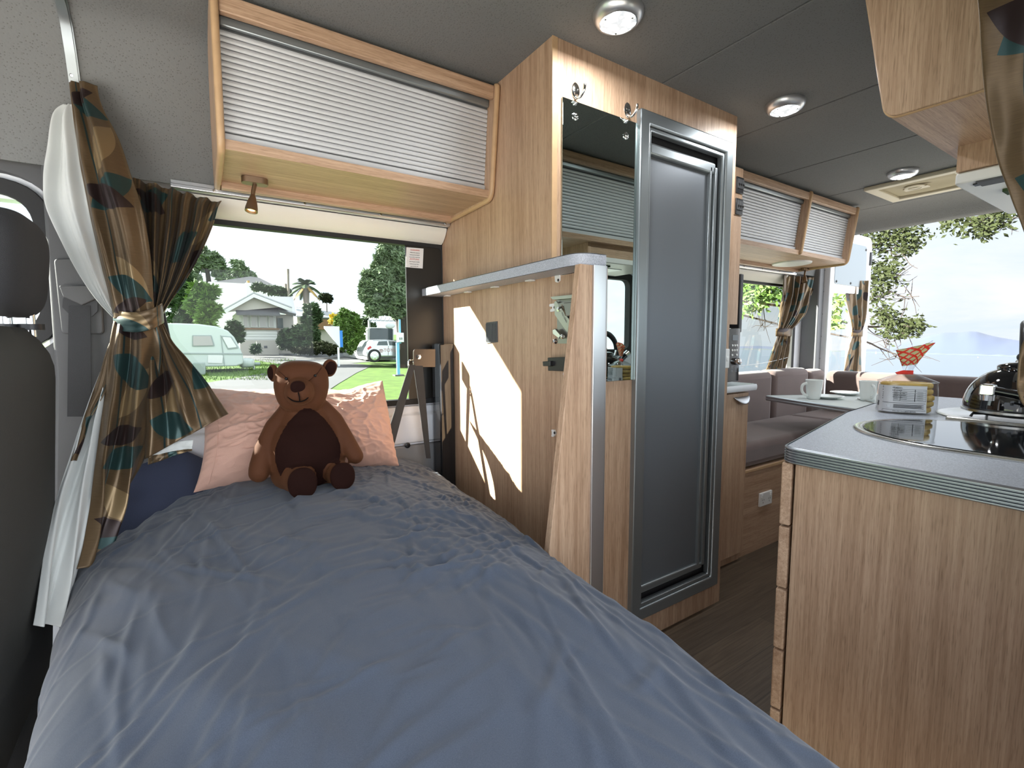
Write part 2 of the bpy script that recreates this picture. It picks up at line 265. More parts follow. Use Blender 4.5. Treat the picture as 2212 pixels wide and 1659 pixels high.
# ------------------------------------------------------------------ mesh builder
class MB:
    def __init__(s): s.v = []; s.f = []; s.uv = {}
    def add(s, vs, fs):
        o = len(s.v); s.v += [Vector(v) for v in vs]; s.f += [tuple(i + o for i in f) for f in fs]; return s
    def hexa(s, p):            # 8 corners: bottom 4 (ccw), top 4
        return s.add(p, [(3, 2, 1, 0), (4, 5, 6, 7), (0, 1, 5, 4), (1, 2, 6, 5), (2, 3, 7, 6), (3, 0, 4, 7)])
    def box(s, x0, x1, y0, y1, z0, z1):
        return s.hexa([(x0, y0, z0), (x1, y0, z0), (x1, y1, z0), (x0, y1, z0), (x0, y0, z1), (x1, y0, z1), (x1, y1, z1), (x0, y1, z1)])
    def prism(s, poly, axis, a, b):
        def mk(p, t): return {'x': (t, p[0], p[1]), 'y': (p[0], t, p[1]), 'z': (p[0], p[1], t)}[axis]
        n = len(poly)
        # orient
        ar = sum(poly[i][0] * poly[(i + 1) % n][1] - poly[(i + 1) % n][0] * poly[i][1] for i in range(n))
        pl = list(poly) if ar > 0 else list(poly)[::-1]
        if axis == 'y': pl = pl[::-1]
        vs = [mk(p, a) for p in pl] + [mk(p, b) for p in pl]
        fs = [tuple(range(n))[::-1], tuple(range(n, 2 * n))] + [(i, (i + 1) % n, n + (i + 1) % n, n + i) for i in range(n)]
        return s.add(vs, fs)
    def ring(s, outer, inner, axis, a, b):      # frame between two loops of equal length
        n = len(outer)
        def mk(p, t): return {'x': (t, p[0], p[1]), 'y': (p[0], t, p[1]), 'z': (p[0], p[1], t)}[axis]
        vs = [mk(p, a) for p in outer] + [mk(p, b) for p in outer] + [mk(p, a) for p in inner] + [mk(p, b) for p in inner]
        fs = []
        for i in range(n):
            j = (i + 1) % n
            fs += [(i, j, n + j, n + i), (2 * n + j, 2 * n + i, 3 * n + i, 3 * n + j), (j, i, 2 * n + i, 2 * n + j), (n + i, n + j, 3 * n + j, 3 * n + i)]
        return s.add(vs, fs)
    def tube(s, pts, r, n=10, cap=True, flat=None):
        pts = [Vector(p) for p in pts]; m = len(pts)
        rs = list(r) if isinstance(r, (list, tuple)) else [r] * m
        vs = []; up = None
        for i, p in enumerate(pts):
            d = (pts[min(i + 1, m - 1)] - pts[max(i - 1, 0)]).normalized()
            if up is None: up = Vector((0, 0, 1)) if abs(d.z) < 0.9 else Vector((1, 0, 0))
            a = d.cross(up).normalized(); bb = a.cross(d).normalized(); up = bb
            for k in range(n):
                t = 2 * PI * k / n; fl = 1 if flat is None else flat
                vs.append(p + a * math.cos(t) * rs[i] + bb * math.sin(t) * rs[i] * fl)
        fs = [(i * n + k, i * n + (k + 1) % n, (i + 1) * n + (k + 1) % n, (i + 1) * n + k) for i in range(m - 1) for k in range(n)]
        if cap: fs += [tuple(range(n))[::-1], tuple(range((m - 1) * n, m * n))]
        return s.add(vs, fs)
    def lathe(s, prof, c, axis=(0, 0, 1), n=32):
        c = Vector(c); q = Vector((0, 0, 1)).rotation_difference(Vector(axis).normalized())
        vs = []; fs = []; m = len(prof)
        for (r, z) in prof:
            for k in range(n):
                t = 2 * PI * k / n; vs.append(c + q @ Vector((max(r, 1e-5) * math.cos(t), max(r, 1e-5) * math.sin(t), z)))
        fs = [(i * n + k, i * n + (k + 1) % n, (i + 1) * n + (k + 1) % n, (i + 1) * n + k) for i in range(m - 1) for k in range(n)]
        if prof[0][0] > 1e-4: fs.append(tuple(range(n))[::-1])
        if prof[-1][0] > 1e-4: fs.append(tuple(range((m - 1) * n, m * n)))
        return s.add(vs, fs)
    def ell(s, c, r, n=20, m=12, e=1.0, rot=None):
        c = Vector(c); vs = []
        sp = lambda v: math.copysign(abs(v) ** e, v)
        for i in range(1, m):
            th = PI * i / m
            for k in range(n):
                ph = 2 * PI * k / n
                p = Vector((r[0] * sp(math.sin(th)) * sp(math.cos(ph)), r[1] * sp(math.sin(th)) * sp(math.sin(ph)), r[2] * sp(math.cos(th))))
                vs.append(c + (rot @ p if rot else p))
        t = Vector((0, 0, r[2])); bt = Vector((0, 0, -r[2]))
        vs += [c + (rot @ t if rot else t), c + (rot @ bt if rot else bt)]
        fs = [(i * n + k, (i + 1) * n + k, (i + 1) * n + (k + 1) % n, i * n + (k + 1) % n) for i in range(m - 2) for k in range(n)]
        T = (m - 1) * n
        fs += [(T, k, (k + 1) % n) for k in range(n)] + [(T + 1, (m - 2) * n + (k + 1) % n, (m - 2) * n + k) for k in range(n)]
        return s.add(vs, fs)
    def grid(s, fn, nu, nv, uvfn=None, closed=False):
        o = len(s.v); s.v += [Vector(fn(i / nu, j / nv)) for j in range(nv + 1) for i in range(nu + 1)]
        if uvfn:
            for j in range(nv + 1):
                for i in range(nu + 1): s.uv[o + j * (nu + 1) + i] = uvfn(i / nu, j / nv)
        s.f += [(o + j * (nu + 1) + i, o + j * (nu + 1) + i + 1, o + (j + 1) * (nu + 1) + i + 1, o + (j + 1) * (nu + 1) + i) for j in range(nv) for i in range(nu)]
        return s
def rpoly(pts, r, seg=5):
    out = []; n = len(pts); rs = r if isinstance(r, (list, tuple)) else [r] * n
    for i in range(n):
        p = Vector(pts[i]).to_2d() if len(pts[i]) > 2 else Vector(pts[i]); a = Vector(pts[i - 1]); b = Vector(pts[(i + 1) % n])
        if rs[i] <= 1e-6: out += [tuple(p)] * (seg + 1); continue
        da = (a - p).normalized(); db = (b - p).normalized(); h = math.acos(max(-1, min(1, da.dot(db)))) / 2
        t = rs[i] / math.tan(h); p0 = p + da * t; p1 = p + db * t
        for k in range(seg + 1):
            u = k / seg; out.append(tuple((1 - u) ** 2 * p0 + 2 * u * (1 - u) * p + u * u * p1))
    return out
def dedup(poly):
    o = []
    for p in poly:
        if not o or (Vector(p) - Vector(o[-1])).length > 1e-6: o.append(p)
    if (Vector(o[0]) - Vector(o[-1])).length < 1e-6: o.pop()
    return o
def wloc(o):
    v = Vector((0, 0, 0))
    while o is not None: v += o.location; o = o.parent
    return v
def obj(name, mb, mat, parent=None, loc=None, bevel=0, smooth=35, sub=0, solid=0, seg=2, wn=False):
    me = bpy.data.meshes.new(name)
    off = wloc(parent) + (Vector(loc) if loc else Vector((0, 0, 0)))
    me.from_pydata([tuple(v - off) for v in mb.v], [], mb.f); me.update()
    if mb.uv:
        ul = me.uv_layers.new(name='UVMap')
        for lp in me.loops: ul.data[lp.index].uv = mb.uv.get(lp.vertex_index, (0, 0))
    if smooth:
        for p in me.polygons: p.use_smooth = True
        if smooth < 180: me.set_sharp_from_angle(angle=math.radians(smooth))
    o = bpy.data.objects.new(name, me); COL.objects.link(o)
    if loc: o.location = loc
    if parent: o.parent = parent
    me.materials.append(MATS[mat] if isinstance(mat, str) else mat)
    if solid:
        md = o.modifiers.new('thick', 'SOLIDIFY'); md.thickness = solid; md.offset = 0
    if sub:
        md = o.modifiers.new('sub', 'SUBSURF'); md.levels = md.render_levels = sub
    if bevel:
        md = o.modifiers.new('bev', 'BEVEL'); md.width = bevel; md.segments = seg; md.limit_method = 'ANGLE'; md.angle_limit = math.radians(40)
    return o
def tag(o, label=None, cat=None, group=None, kind=None):
    if label: o['label'] = label
    if cat: o['category'] = cat
    if group: o['group'] = group
    if kind: o['kind'] = kind
    return o
def thing(name, label, cat, loc=(0, 0, 0), group=None):
    o = bpy.data.objects.new(name, None); COL.objects.link(o); o.location = loc; o.empty_display_size = 0.05
    return tag(o, label, cat, group)
def struct(name, mb, mat, parent=None, **kw):
    o = obj(name, mb, mat, parent, **kw)
    if parent is None: o['kind'] = 'structure'
    return o
def dup(root, loc, label=None):
    r = root.copy(); COL.objects.link(r); r.location = loc
    if label: r['label'] = label
    for ch in list(root.children):
        c = ch.copy(); COL.objects.link(c); c.parent = r
        for g in list(ch.children):
            d = g.copy(); COL.objects.link(d); d.parent = c
    return r
def text(name, s, mat, parent, origin, xdir, ydir, size, align='LEFT', depth=0.0002):
    cu = bpy.data.curves.new(name, 'FONT'); cu.body = s; cu.size = size; cu.align_x = align; cu.extrude = depth
    x = Vector(xdir).normalized(); y = Vector(ydir); y = (y - x * y.dot(x)).normalized(); z = x.cross(y)
    tmp = bpy.data.objects.new(name, cu); COL.objects.link(tmp)
    dg = bpy.context.evaluated_depsgraph_get(); dg.update()
    me = bpy.data.meshes.new_from_object(tmp.evaluated_get(dg)); me.name = name
    bpy.data.objects.remove(tmp); bpy.data.curves.remove(cu)
    o = bpy.data.objects.new(name, me); COL.objects.link(o); o.parent = parent
    off = wloc(parent)
    mw = Matrix.Identity(4); mw.col[0][:3] = x; mw.col[1][:3] = y; mw.col[2][:3] = z; mw.translation = Vector(origin)
    mw = Matrix.Translation(-off) @ mw
    me.transform(mw); me.materials.clear(); me.materials.append(MATS[mat])
    return o
def cat(pts, t):               # Catmull-Rom over a list of tuples, t in 0..1
    n = len(pts) - 1; x = min(max(t, 0), 1) * n; i = min(int(x), n - 1); u = x - i
    p0, p1, p2, p3 = pts[max(i - 1, 0)], pts[i], pts[i + 1], pts[min(i + 2, n)]
    return [0.5 * ((2 * b) + (c - a) * u + (2 * a - 5 * b + 4 * c - d) * u * u + (3 * b - a - 3 * c + d) * u ** 3) for a, b, c, d in zip(p0, p1, p2, p3)]
def lerp(a, b, t): return a + (b - a) * t
def piece(xs, t):
    for (a, va), (b, vb) in zip(xs[:-1], xs[1:]):
        if t <= b: return lerp(va, vb, (t - a) / (b - a))
    return xs[-1][1]
SKY_NEAR, SKY_UP = 4.1, 1.7
# ================================================================== SETTING
H = 1.952; WY = 1.88; NY = 0.05
prof = [(1.44, H), (1.61, 1.951), (1.665, 1.942), (1.70, 1.91), (1.73, 1.85), (1.757, 1.77), (1.785, 1.66), (1.80, 1.575)]
def lining(mb, pf, x0, x1, th=0.02):
    pr = []
    for i, (y, z) in enumerate(pf):
        a = pf[max(i - 1, 0)]; b = pf[min(i + 1, len(pf) - 1)]; d = Vector((b[0] - a[0], b[1] - a[1])).normalized()
        n = Vector((-d.y, d.x)); n = n if n.y > 0 or abs(n.x) > 0.9 else -n
        if (y - 0.96) * n.x < 0: n = -n
        pr.append((y + n.x * th, z + max(n.y, 0.0) * th))
    mb.prism(list(pf) + pr[::-1], 'x', x0, x1)
fl = struct('floor', MB().box(-2.0, 4.06, NY - 0.05, 1.95, -0.06, 0.0), 'floor_planks', smooth=0)
# ceiling: lining boards with dark joints between them
mb = MB(); seams = [-2.0, 1.338, 1.953, 2.567, 3.2, 3.72]
for a, b in zip(seams[:-1], seams[1:]): mb.box(a + 0.0035, b - 0.0035, 0.48, 1.45, H, H + 0.02)
ce = struct('ceiling', mb, 'roof_lining', bevel=0.002)
struct('roof_skin', MB().box(-2.0, 4.1, -0.02, 1.96, H + 0.022, H + 0.06), 'black_plastic', ce)
mb = MB(); mb.prism([(3.72, H), (3.85, 1.945), (3.95, 1.905), (4.0, 1.868), (4.03, 1.856), (4.06, 1.856), (4.06, H + 0.05), (3.72, H + 0.05)], 'y', 0.0, 1.93)
struct('trim_1', mb, 'roof_lining')
# far wall: metal skin with the three window openings
mb = MB(); wx0, wx1, wz0, wz1 = -0.13, 0.868, 0.845, 1.492
for (a, b, c, d) in [(-2.0, 4.06, 0, wz0), (-2.0, 4.06, wz1, 1.60), (-2.0, -0.67, wz0, wz1), (-0.365, wx0, wz0, wz1), (wx1, 2.40, wz0, wz1), (3.80, 4.06, wz0, wz1)]:
    mb.box(a, b, WY, WY + 0.05, c, d)
mb.box(-2.0, 4.06, WY, WY + 0.06, 1.60, 2.0)
struct('wall_left', mb, 'white_metal', smooth=0)
mb = MB(); lining(mb, prof, -2.0, 4.0); struct('trim_2', mb, 'roof_lining', smooth=60)
nprof = [(1.93 - y, z) for y, z in prof]
mb = MB(); lining(mb, nprof, -2.0, 4.0); struct('trim_3', mb, 'roof_lining', smooth=60)
# near-side wall beyond the sliding door, with the kitchen window
mb = MB()
for (a, b, c, d) in [(0.70, 4.06, 0, 1.02), (0.70, 4.06, 1.50, 1.60), (0.70, 1.12, 1.02, 1.50), (2.35, 4.06, 1.02, 1.50), (-2.0, -0.42, 0, 1.0), (-0.55, -0.42, 1.0, 1.6), (-2.0, 1.0, 1.58, 1.62)]:
    mb.box(a, b, 0.0, NY, c, d)
struct('wall_right', mb, 'white_metal', smooth=0)
# rear corner posts
mb = MB(); mb.box(3.93, 4.03, 1.76, WY, 0.4, 1.86)
struct('wall_rear', mb, 'grey_plastic', bevel=0.01)
w = thing('trim_4', None, None, (4.03, 1.75, 0.4)); w['kind'] = 'structure'
obj('post_cover', MB().prism([(4.0, 1.72), (4.05, 1.72), (4.05, 1.80), (4.0, 1.80)], 'z', 0.45, 1.86), 'white_metal', w, bevel=0.006)
for z in (0.95, 1.12, 1.29, 1.46, 1.62): obj('screw', MB().lathe([(0.007, 0), (0.007, 0.003), (0.004, 0.005)], (4.0, 1.765, z), (-1, 0, 0), 10), 'black_plastic', w)

# ---------------------------------------------------------------- windows
def window(name, outer, inner, y0, y1, mat='black_rubber', panes=True):
    w = thing(name, None, None, (outer[0][0], y0, outer[0][1])); w['kind'] = 'structure'
    obj('window_frame', MB().ring(outer, inner, 'y', y0, y1), mat, w, bevel=0.002)
    if panes: obj('window_pane', MB().add([(p[0], (y0 + y1) / 2 + 0.004, p[1]) for p in inner], [tuple(range(len(inner)))]), 'glass', w, smooth=0)
    return w
o1 = rpoly([(-0.085, 0.835), (0.90, 0.835), (0.90, 1.512), (-0.165, 1.512)], [0.04, 0.03, 0.03, 0.04]); i1 = rpoly([(-0.050, 0.858), (0.868, 0.858), (0.868, 1.484), (-0.125, 1.484)], [0.035, 0.02, 0.02, 0.035])
w1 = window('window_1', o1, i1, 1.864, 1.90)
obj('smoked_panel', MB().box(0.712, 0.87, 1.868, 1.876, 0.856, 1.486), 'smoked_panel', w1)
o2 = rpoly([(-0.70, 1.08), (-0.332, 1.08), (-0.332, 1.545), (-0.70, 1.545)], 0.12, 8); i2 = rpoly([(-0.66, 1.13), (-0.372, 1.13), (-0.372, 1.505), (-0.66, 1.505)], 0.09, 8)
window('window_2', o2, i2, 1.862, 1.895)
oc = rpoly([(-1.5, 0.80), (-0.318, 0.80), (-0.318, 1.60), (-1.5, 1.60)], 0.02, 8); ic = rpoly([(-0.712, 1.065), (-0.320, 1.065), (-0.320, 1.560), (-0.712, 1.560)], 0.13, 8)
struct('trim_10', MB().ring(oc, ic, 'y', 1.845, 1.879), 'pillar_plastic', bevel=0.006)
o3 = rpoly([(2.38, 0.835), (3.82, 0.835), (3.82, 1.515), (2.38, 1.515)], 0.03); i3 = rpoly([(2.42, 0.87), (3.785, 0.87), (3.785, 1.485), (2.42, 1.485)], 0.025)
window('window_3', o3, i3, 1.866, 1.90)
o4 = rpoly([(1.10, 1.0), (2.37, 1.0), (2.37, 1.52), (1.10, 1.52)], 0.06); i4 = rpoly([(1.14, 1.04), (2.33, 1.04), (2.33, 1.48), (1.14, 1.48)], 0.05)
window('window_4', o4, i4, 0.012, 0.06)
# roller blind cassette and its rail above the front window, and above the rear one
def blind(label, xa, xb):
    t = thing('roller_blind', label, 'blind', (xa, 1.80, 1.5))
    pf = [(1.863, 1.500)] + [(1.850 - 0.040 * (k / 8) - 0.008 * math.sin(PI * k / 8), 1.505 + 0.052 * k / 8) for k in range(9)] + [(1.863, 1.557)]
    obj('blind_roll', MB().prism(pf, 'x', xa, xb), 'cream_blind', t, smooth=60)
    r = obj('blind_rail', MB().prism([(1.782, 1.558), (1.80, 1.558), (1.80, 1.585), (1.786, 1.585), (1.786, 1.574), (1.778, 1.572), (1.778, 1.562)], 'x', xa - 0.05, xb), 'alu', t, bevel=0.001)
    n = max(3, int((xb - xa) / 0.19))
    for k in range(n):
        x = xa + 0.06 + (xb - xa - 0.08) * k / (n - 1)
        obj('screw', MB().lathe([(0.0045, 0), (0.0045, 0.001), (0.003, 0.003)], (x, 1.778, 1.567), (0, -1, 0), 10), 'chrome', r)
    return t
blind('cream roller blind rolled up in an alu rail above the window behind the bear', 0.0, 0.868)
blind('white roller blind rolled up above the window beside the rear dinette', 2.25, 3.62)
# metal below the front window with grey kick panel
k = thing('trim_5', None, None, (0.4, 1.86, 0.5)); k['kind'] = 'structure'
obj('kick_panel', MB().box(-0.10, 0.868, 1.852, 1.879, 0.05, 0.665), 'grey_plastic', k, bevel=0.006)
obj('pressed_panel', MB().prism([(1.879, 0.67), (1.862, 0.675), (1.852, 0.70), (1.852, 0.79), (1.864, 0.80), (1.864, 0.828), (1.879, 0.83)], 'x', -0.10, 0.868), 'white_metal', k, bevel=0.004)
p = on_y(880, 962, 1.852); obj('screw', MB().lathe([(0.012, 0), (0.012, 0.003), (0.006, 0.006), (0.005, 0.002)], p, (0, -1, 0), 14), 'black_plastic', k)
# ---------------------------------------------------------------- cab side trim with belt outlet
t = thing('trim_6', None, None, (-0.25, 1.82, 0.5)); t['kind'] = 'structure'
obj('pillar_cover', MB().prism(rpoly([(-0.40, 0.3), (-0.10, 0.3), (-0.155, 1.40), (-0.20, 1.60), (-0.335, 1.60), (-0.345, 1.0)], [0.02, 0.02, 0.05, 0.05, 0.03, 0.02]), 'y', 1.80, 1.879), 'pillar_plastic', t, bevel=0.008)
pa = [on_y(*q, 1.80) for q in ((118, 560), (218, 556), (226, 722), (135, 722))]
bz = obj('belt_bezel', MB().prism(rpoly([(p.x, p.z) for p in pa], 0.012), 'y', 1.788, 1.806), 'pillar_plastic', t, bevel=0.004)
pa = [on_y(*q, 1.786) for q in ((131, 618), (214, 618), (214, 645), (180, 660), (140, 642))]
obj('belt_hood', MB().prism(rpoly([(p.x, p.z) for p in pa], 0.004), 'y', 1.765, 1.79), 'pillar_plastic', bz, bevel=0.003)
pa = [on_y(*q, 1.786) for q in ((138, 643), (212, 645), (212, 672), (200, 684), (150, 678), (136, 664))]
obj('belt_slot', MB().prism(rpoly([(p.x, p.z) for p in pa], 0.005), 'y', 1.778, 1.789), 'black_plastic', bz)
a, b = on_y(148, 660, 1.775), on_y(195, 660, 1.775); c, d = on_y(198, 900, 1.75), on_y(145, 900, 1.75)
tag(obj('seat_belt', MB().hexa([tuple(v) for v in (d, c, c + Vector((0, 0.003, 0)), d + Vector((0, 0.003, 0)), a, b, b + Vector((0, 0.003, 0)), a + Vector((0, 0.003, 0)))]), 'webbing'), 'dark driver seat belt hanging straight from the grey pillar outlet', 'seat belt')

# ---------------------------------------------------------------- cab seat
t = thing('captain_chair', 'black cloth driver seat seen from behind at the left edge', 'seat', (-0.42, 1.3, 0.0))
sx = -0.295
def seatback():
    mb = MB(); yr, yl = 1.53, 1.05; yc = (yl + yr) / 2; hw = (yr - yl) / 2
    def fn(u, v):
        a = 2 * PI * u; s = lambda q, e: math.copysign(abs(q) ** e, q)
        z = 0.30 + 0.83 * v; r = 1 - 0.55 * max(0, (v - 0.86) / 0.14) ** 2.5 - 0.25 * max(0, (0.06 - v) / 0.06) ** 2
        w = hw * (1.0 - 0.10 * (v - 0.3) ** 2 - 0.10 * max(0, v - 0.55))
        return (sx - 0.08 + 0.11 * v * 0.6 - 0.03 + 0.075 * r * s(math.cos(a), 0.45) , yc + w * (0.35 + 0.65 * r) * s(math.sin(a), 0.5), z)
    mb.grid(fn, 48, 30); n = 49
    mb.f += [tuple(30 * n + i for i in range(48))]; return mb
bk = obj('backrest', seatback(), 'seat_cloth_back', t, smooth=70)
def cush(mb, c, r, e=0.55, rot=None, n=40, m=24): return mb.ell(c, r, n, m, e, rot)
p = on_y(105, 600, 1.55)
hr = obj('headrest', cush(MB(), (-0.335, 1.425, 1.262), (0.055, 0.135, 0.108), 0.55, Matrix.Rotation(0.1, 3, 'Y')), 'seat_cloth', t, smooth=180)
for q in (18, 68):
    b0 = on_y(q, 708, 1.47); obj('headrest_post', MB().tube([b0 + Vector((0, 0, -0.02)), b0 + Vector((0, 0, 0.09))], 0.008, 12), 'chrome', t)
    obj('post_collar', MB().tube([b0 + Vector((0, 0, -0.005)), b0 + Vector((0, 0, 0.008))], 0.022, 12), 'black_plastic', t)
obj('seat_cushion', cush(MB(), (-0.58, 1.29, 0.32), (0.26, 0.24, 0.09), 0.5), 'seat_cloth', t, smooth=180)
obj('seat_base', MB().box(-0.78, -0.36, 1.08, 1.50, 0.0, 0.26), 'black_plastic', t, bevel=0.02)

# ================================================================== FURNITURE
def edging(path, z0, z1, ribs, out=0.004, closed=False):      # ribbed profile swept along a horizontal path (left side of travel = outside)
    mb = MB(); n = len(path); pts = [Vector((p[0], p[1], 0)) for p in path]
    nor = []
    for i in range(n):
        a = pts[max(i - 1, 0)]; b = pts[min(i + 1, n - 1)]; d = (b - a).normalized(); nor.append(Vector((d.y, -d.x, 0)))
    prf = [(0.0, z0 - 0.001)]
    for k in range(ribs):
        h0 = z0 + (z1 - z0) * k / ribs; h = (z1 - z0) / ribs
        prf += [(out * 0.35, h0 + 0.06 * h), (out, h0 + 0.3 * h), (out, h0 + 0.7 * h), (out * 0.35, h0 + 0.94 * h)]
    prf += [(0.0, z1 + 0.001)]
    m = len(prf)
    for j, (o, z) in enumerate(prf):
        for i in range(n): mb.v.append(pts[i] + nor[i] * o + Vector((0, 0, z)))
    for j in range(m - 1):
        for i in range(n - 1): mb.f.append((j * n + i, j * n + i + 1, (j + 1) * n + i + 1, (j + 1) * n + i))
    return mb
YW, XW, XR = 1.118, 0.872, 1.772
t = thing('wardrobe_cubicle', 'tall oak washroom cubicle with a grey sliding door', 'cubicle', (1.32, 1.5, 0))
side = [(1.885, 0.0), (YW, 0.0), (YW, H), (1.44, H), (1.61, 1.950), (1.663, 1.940), (1.698, 1.908), (1.728, 1.85), (1.755, 1.77), (1.782, 1.66), (1.798, 1.59), (1.798, 1.57), (1.86, 1.505), (1.878, 1.49), (1.878, 0.0)]
obj('side_panel', MB().prism(side[1:], 'x', XW, XW + 0.018), 'oak_v', t, bevel=0.0012, smooth=0)
obj('side_panel', MB().prism(side[1:], 'x', XR - 0.018, XR), 'oak_v', t, smooth=0)
obj('extension_panel', MB().box(XW, XW + 0.018, 0.905, YW - 0.0015, 0.0, 1.284), 'oak_v', t, bevel=0.001, smooth=0)
lx = lambda z: 0.779 - 0.132 * (1.284 - z)
obj('end_board', MB().prism([(0.760, 0), (0.820, 0), (0.820, 1.284), (lx(1.284), 1.284), (lx(0.58), 0.58), (0.715, 0.50), (0.760, 0.44)], 'y', 0.886, 0.906), 'oak_v', t, bevel=0.0015, smooth=0)
obj('corner_trim', MB().prism(rpoly([(0.819, 0.880), (0.868, 0.880), (0.874, 0.912), (0.819, 0.912)], [0.002, 0.012, 0.004, 0.001]), 'z', 0, 1.284), 'alu', t)
mb = MB()
for (a, b, c, d) in [(XW + 0.018, 1.235, 0, H), (1.712, XR - 0.018, 0, H), (1.235, 1.712, 1.82, H), (1.235, 1.712, 0, 0.115)]: mb.box(a, b, YW, YW + 0.018, c, d)
obj('front_panel', mb, 'oak_v', t, smooth=0)
obj('edge_strip', MB().box(XW - 0.0005, XW + 0.018, YW - 0.0015, YW + 0.001, 1.312, H), 'oak_edge', t)
fo = [(1.218, 0.095), (1.728, 0.095), (1.728, 1.840), (1.218, 1.840)]
fi = [(1.262, 0.140), (1.684, 0.140), (1.684, 1.795), (1.262, 1.795)]
df = obj('door_frame', MB().ring(fo, fi, 'y', 1.098, YW + 0.012), 'alu_door', t, bevel=0.006, seg=3)
fi2 = [(1.276, 0.154), (1.670, 0.154), (1.670, 1.781), (1.276, 1.781)]
obj('frame_bead', MB().ring(fi, fi2, 'y', 1.106, YW + 0.012), 'alu_door', df, bevel=0.003)
obj('door_track', MB().box(1.262, 1.684, 1.136, 1.140, 0.14, 1.795), 'black_plastic', t)
dr = obj('sliding_door', MB().box(1.277, 1.612, 1.124, 1.134, 0.212, 1.712), 'door_grey', t, bevel=0.001)
obj('door_rail', MB().box(1.277, 1.640, 1.112, 1.134, 1.712, 1.752), 'alu_door', dr, bevel=0.008, seg=3)
obj('door_rail', MB().box(1.277, 1.640, 1.114, 1.134, 0.185, 0.212), 'alu_door', dr, bevel=0.006, seg=3)
for a, b, c in ((1.606, 1.618, 1.112), (1.618, 1.630, 1.118), (1.630, 1.646, 1.108), (1.650, 1.660, 1.122)): obj('door_stile', MB().box(a, b, c, 1.134, 0.20, 1.735), 'alu_door', dr, bevel=0.003)
# shelf on the side of the cubicle
t = thing('wall_shelf', 'narrow grey laminate shelf with ribbed alu edge over the sunlit panel', 'shelf', (0.82, 1.4, 1.284))
sp = dedup(rpoly([(0.779, 1.872), (0.779, 0.889), (0.868, 0.889), (0.868, 1.872)], [0, 0.055, 0, 0], 8))
obj('shelf_board', MB().prism(sp, 'z', 1.2845, 1.312), 'laminate', t, smooth=40)
path = [(0.779, 1.872)] + [(0.779, 1.6), (0.779, 1.3), (0.779, 1.05)] + dedup(rpoly([(0.779, 1.0), (0.779, 0.889), (0.9, 0.889)], [0, 0.055, 0], 10)) [1:-1] + [(0.868, 0.889)]
obj('edge_trim', edging(path[::-1], 1.284, 1.313, 5, 0.0045), 'alu', t, smooth=50)
for y in (1.80, 1.62, 1.42, 1.21): obj('bracket', MB().box(0.85, 0.871, y - 0.014, y + 0.014, 1.2805, 1.2845), 'white_plastic', t, bevel=0.001)
# mirror with its screws
t = thing('wall_mirror', 'tall frameless mirror screwed to the cubicle beside the sliding door', 'mirror', (1.06, YW, 0.96))
obj('mirror_glass', MB().box(0.906, 1.2175, 1.1125, 1.1175, 0.965, 1.795), 'mirror', t, bevel=0.0008)
for x, z in ((0.953, 1.752), (1.163, 1.744), (0.953, 1.788), (1.163, 1.788)):
    r = 0.011 if z < 1.78 else 0.006
    obj('screw', MB().lathe([(r, 0), (r, 0.002), (r * 0.7, 0.004), (r * 0.55, 0.004), (r * 0.5, 0.007), (r * 0.2, 0.009), (0, 0.009)], (x, 1.1125, z), (0, -1, 0), 18), 'chrome', t)
# coat hooks
def hook(label, x, z):
    t = thing('coat_hook', label, 'hook', (x, YW, z))
    obj('hook_plate', MB().lathe([(0.020, 0), (0.020, 0.002), (0.017, 0.004), (0, 0.0045)], (x, YW, z), (0, -1, 0), 28), 'chrome', t).scale = (0.75, 1, 1.15)
    pts = [(x, YW - 0.004, z - 0.012), (x, YW - 0.012, z - 0.022), (x, YW - 0.024, z - 0.024), (x, YW - 0.036, z - 0.015), (x, YW - 0.040, z - 0.006), (x, YW - 0.040, z + 0.003)]
    obj('hook_arm', MB().tube([cat(pts, k / 16) for k in range(17)], 0.0042, 10), 'chrome', t, smooth=60)
    for dx in (-0.006, 0.006): obj('screw', MB().lathe([(0.003, 0), (0.003, 0.002), (0, 0.0025)], (x + dx, YW - 0.004, z + 0.003), (0, -1, 0), 10), 'steel', t)
hook('chrome coat hook above the left half of the mirror', 0.958, 1.826)
hook('chrome coat hook above the top left corner of the grey door', 1.174, 1.826)
# latch gear on the extension panel
t = thing('bed_latch', 'bare zinc bed latch mechanism let into the panel under the shelf', 'latch', (XW, 1.04, 1.15))
F = lambda px, py, d=0.0: on_x(px, py, XW - d)
def plate(pts, d0, d1, r=0.002): return MB().prism(rpoly([(F(*q).y, F(*q).z) for q in pts], r), 'x', XW - d1, XW - d0)
obj('back_plate', plate([(1204, 646), (1262, 640), (1262, 742), (1206, 742)], 0.0, 0.003), 'dull_steel', t)
obj('latch_arm', plate([(1204, 652), (1208, 650), (1236, 690), (1240, 720), (1230, 716), (1205, 680)], 0.008, 0.012), 'zinc', t, bevel=0.0008)
obj('top_bar', plate([(1200, 642), (1262, 636), (1262, 644), (1206, 648)], 0.006, 0.02, 0.001), 'zinc', t, bevel=0.001)
obj('cross_link', plate([(1215, 656), (1250, 648), (1252, 654), (1218, 664)], 0.01, 0.018, 0.001), 'dull_steel', t, bevel=0.001)
a, b = F(1216, 658, 0.014), F(1224, 682, 0.014); pts = []
for k in range(90): u = k / 89; pts.append(a.lerp(b, u) + Vector((0.004 * math.cos(k * 0.9), 0.004 * math.sin(k * 0.9), 0)))
obj('spring', MB().tube(pts, 0.0011, 6), 'steel', t)
obj('pivot', MB().lathe([(0.007, 0), (0.007, 0.004), (0, 0.005)], F(1208, 668, 0.012), (-1, 0, 0), 16), 'steel', t)
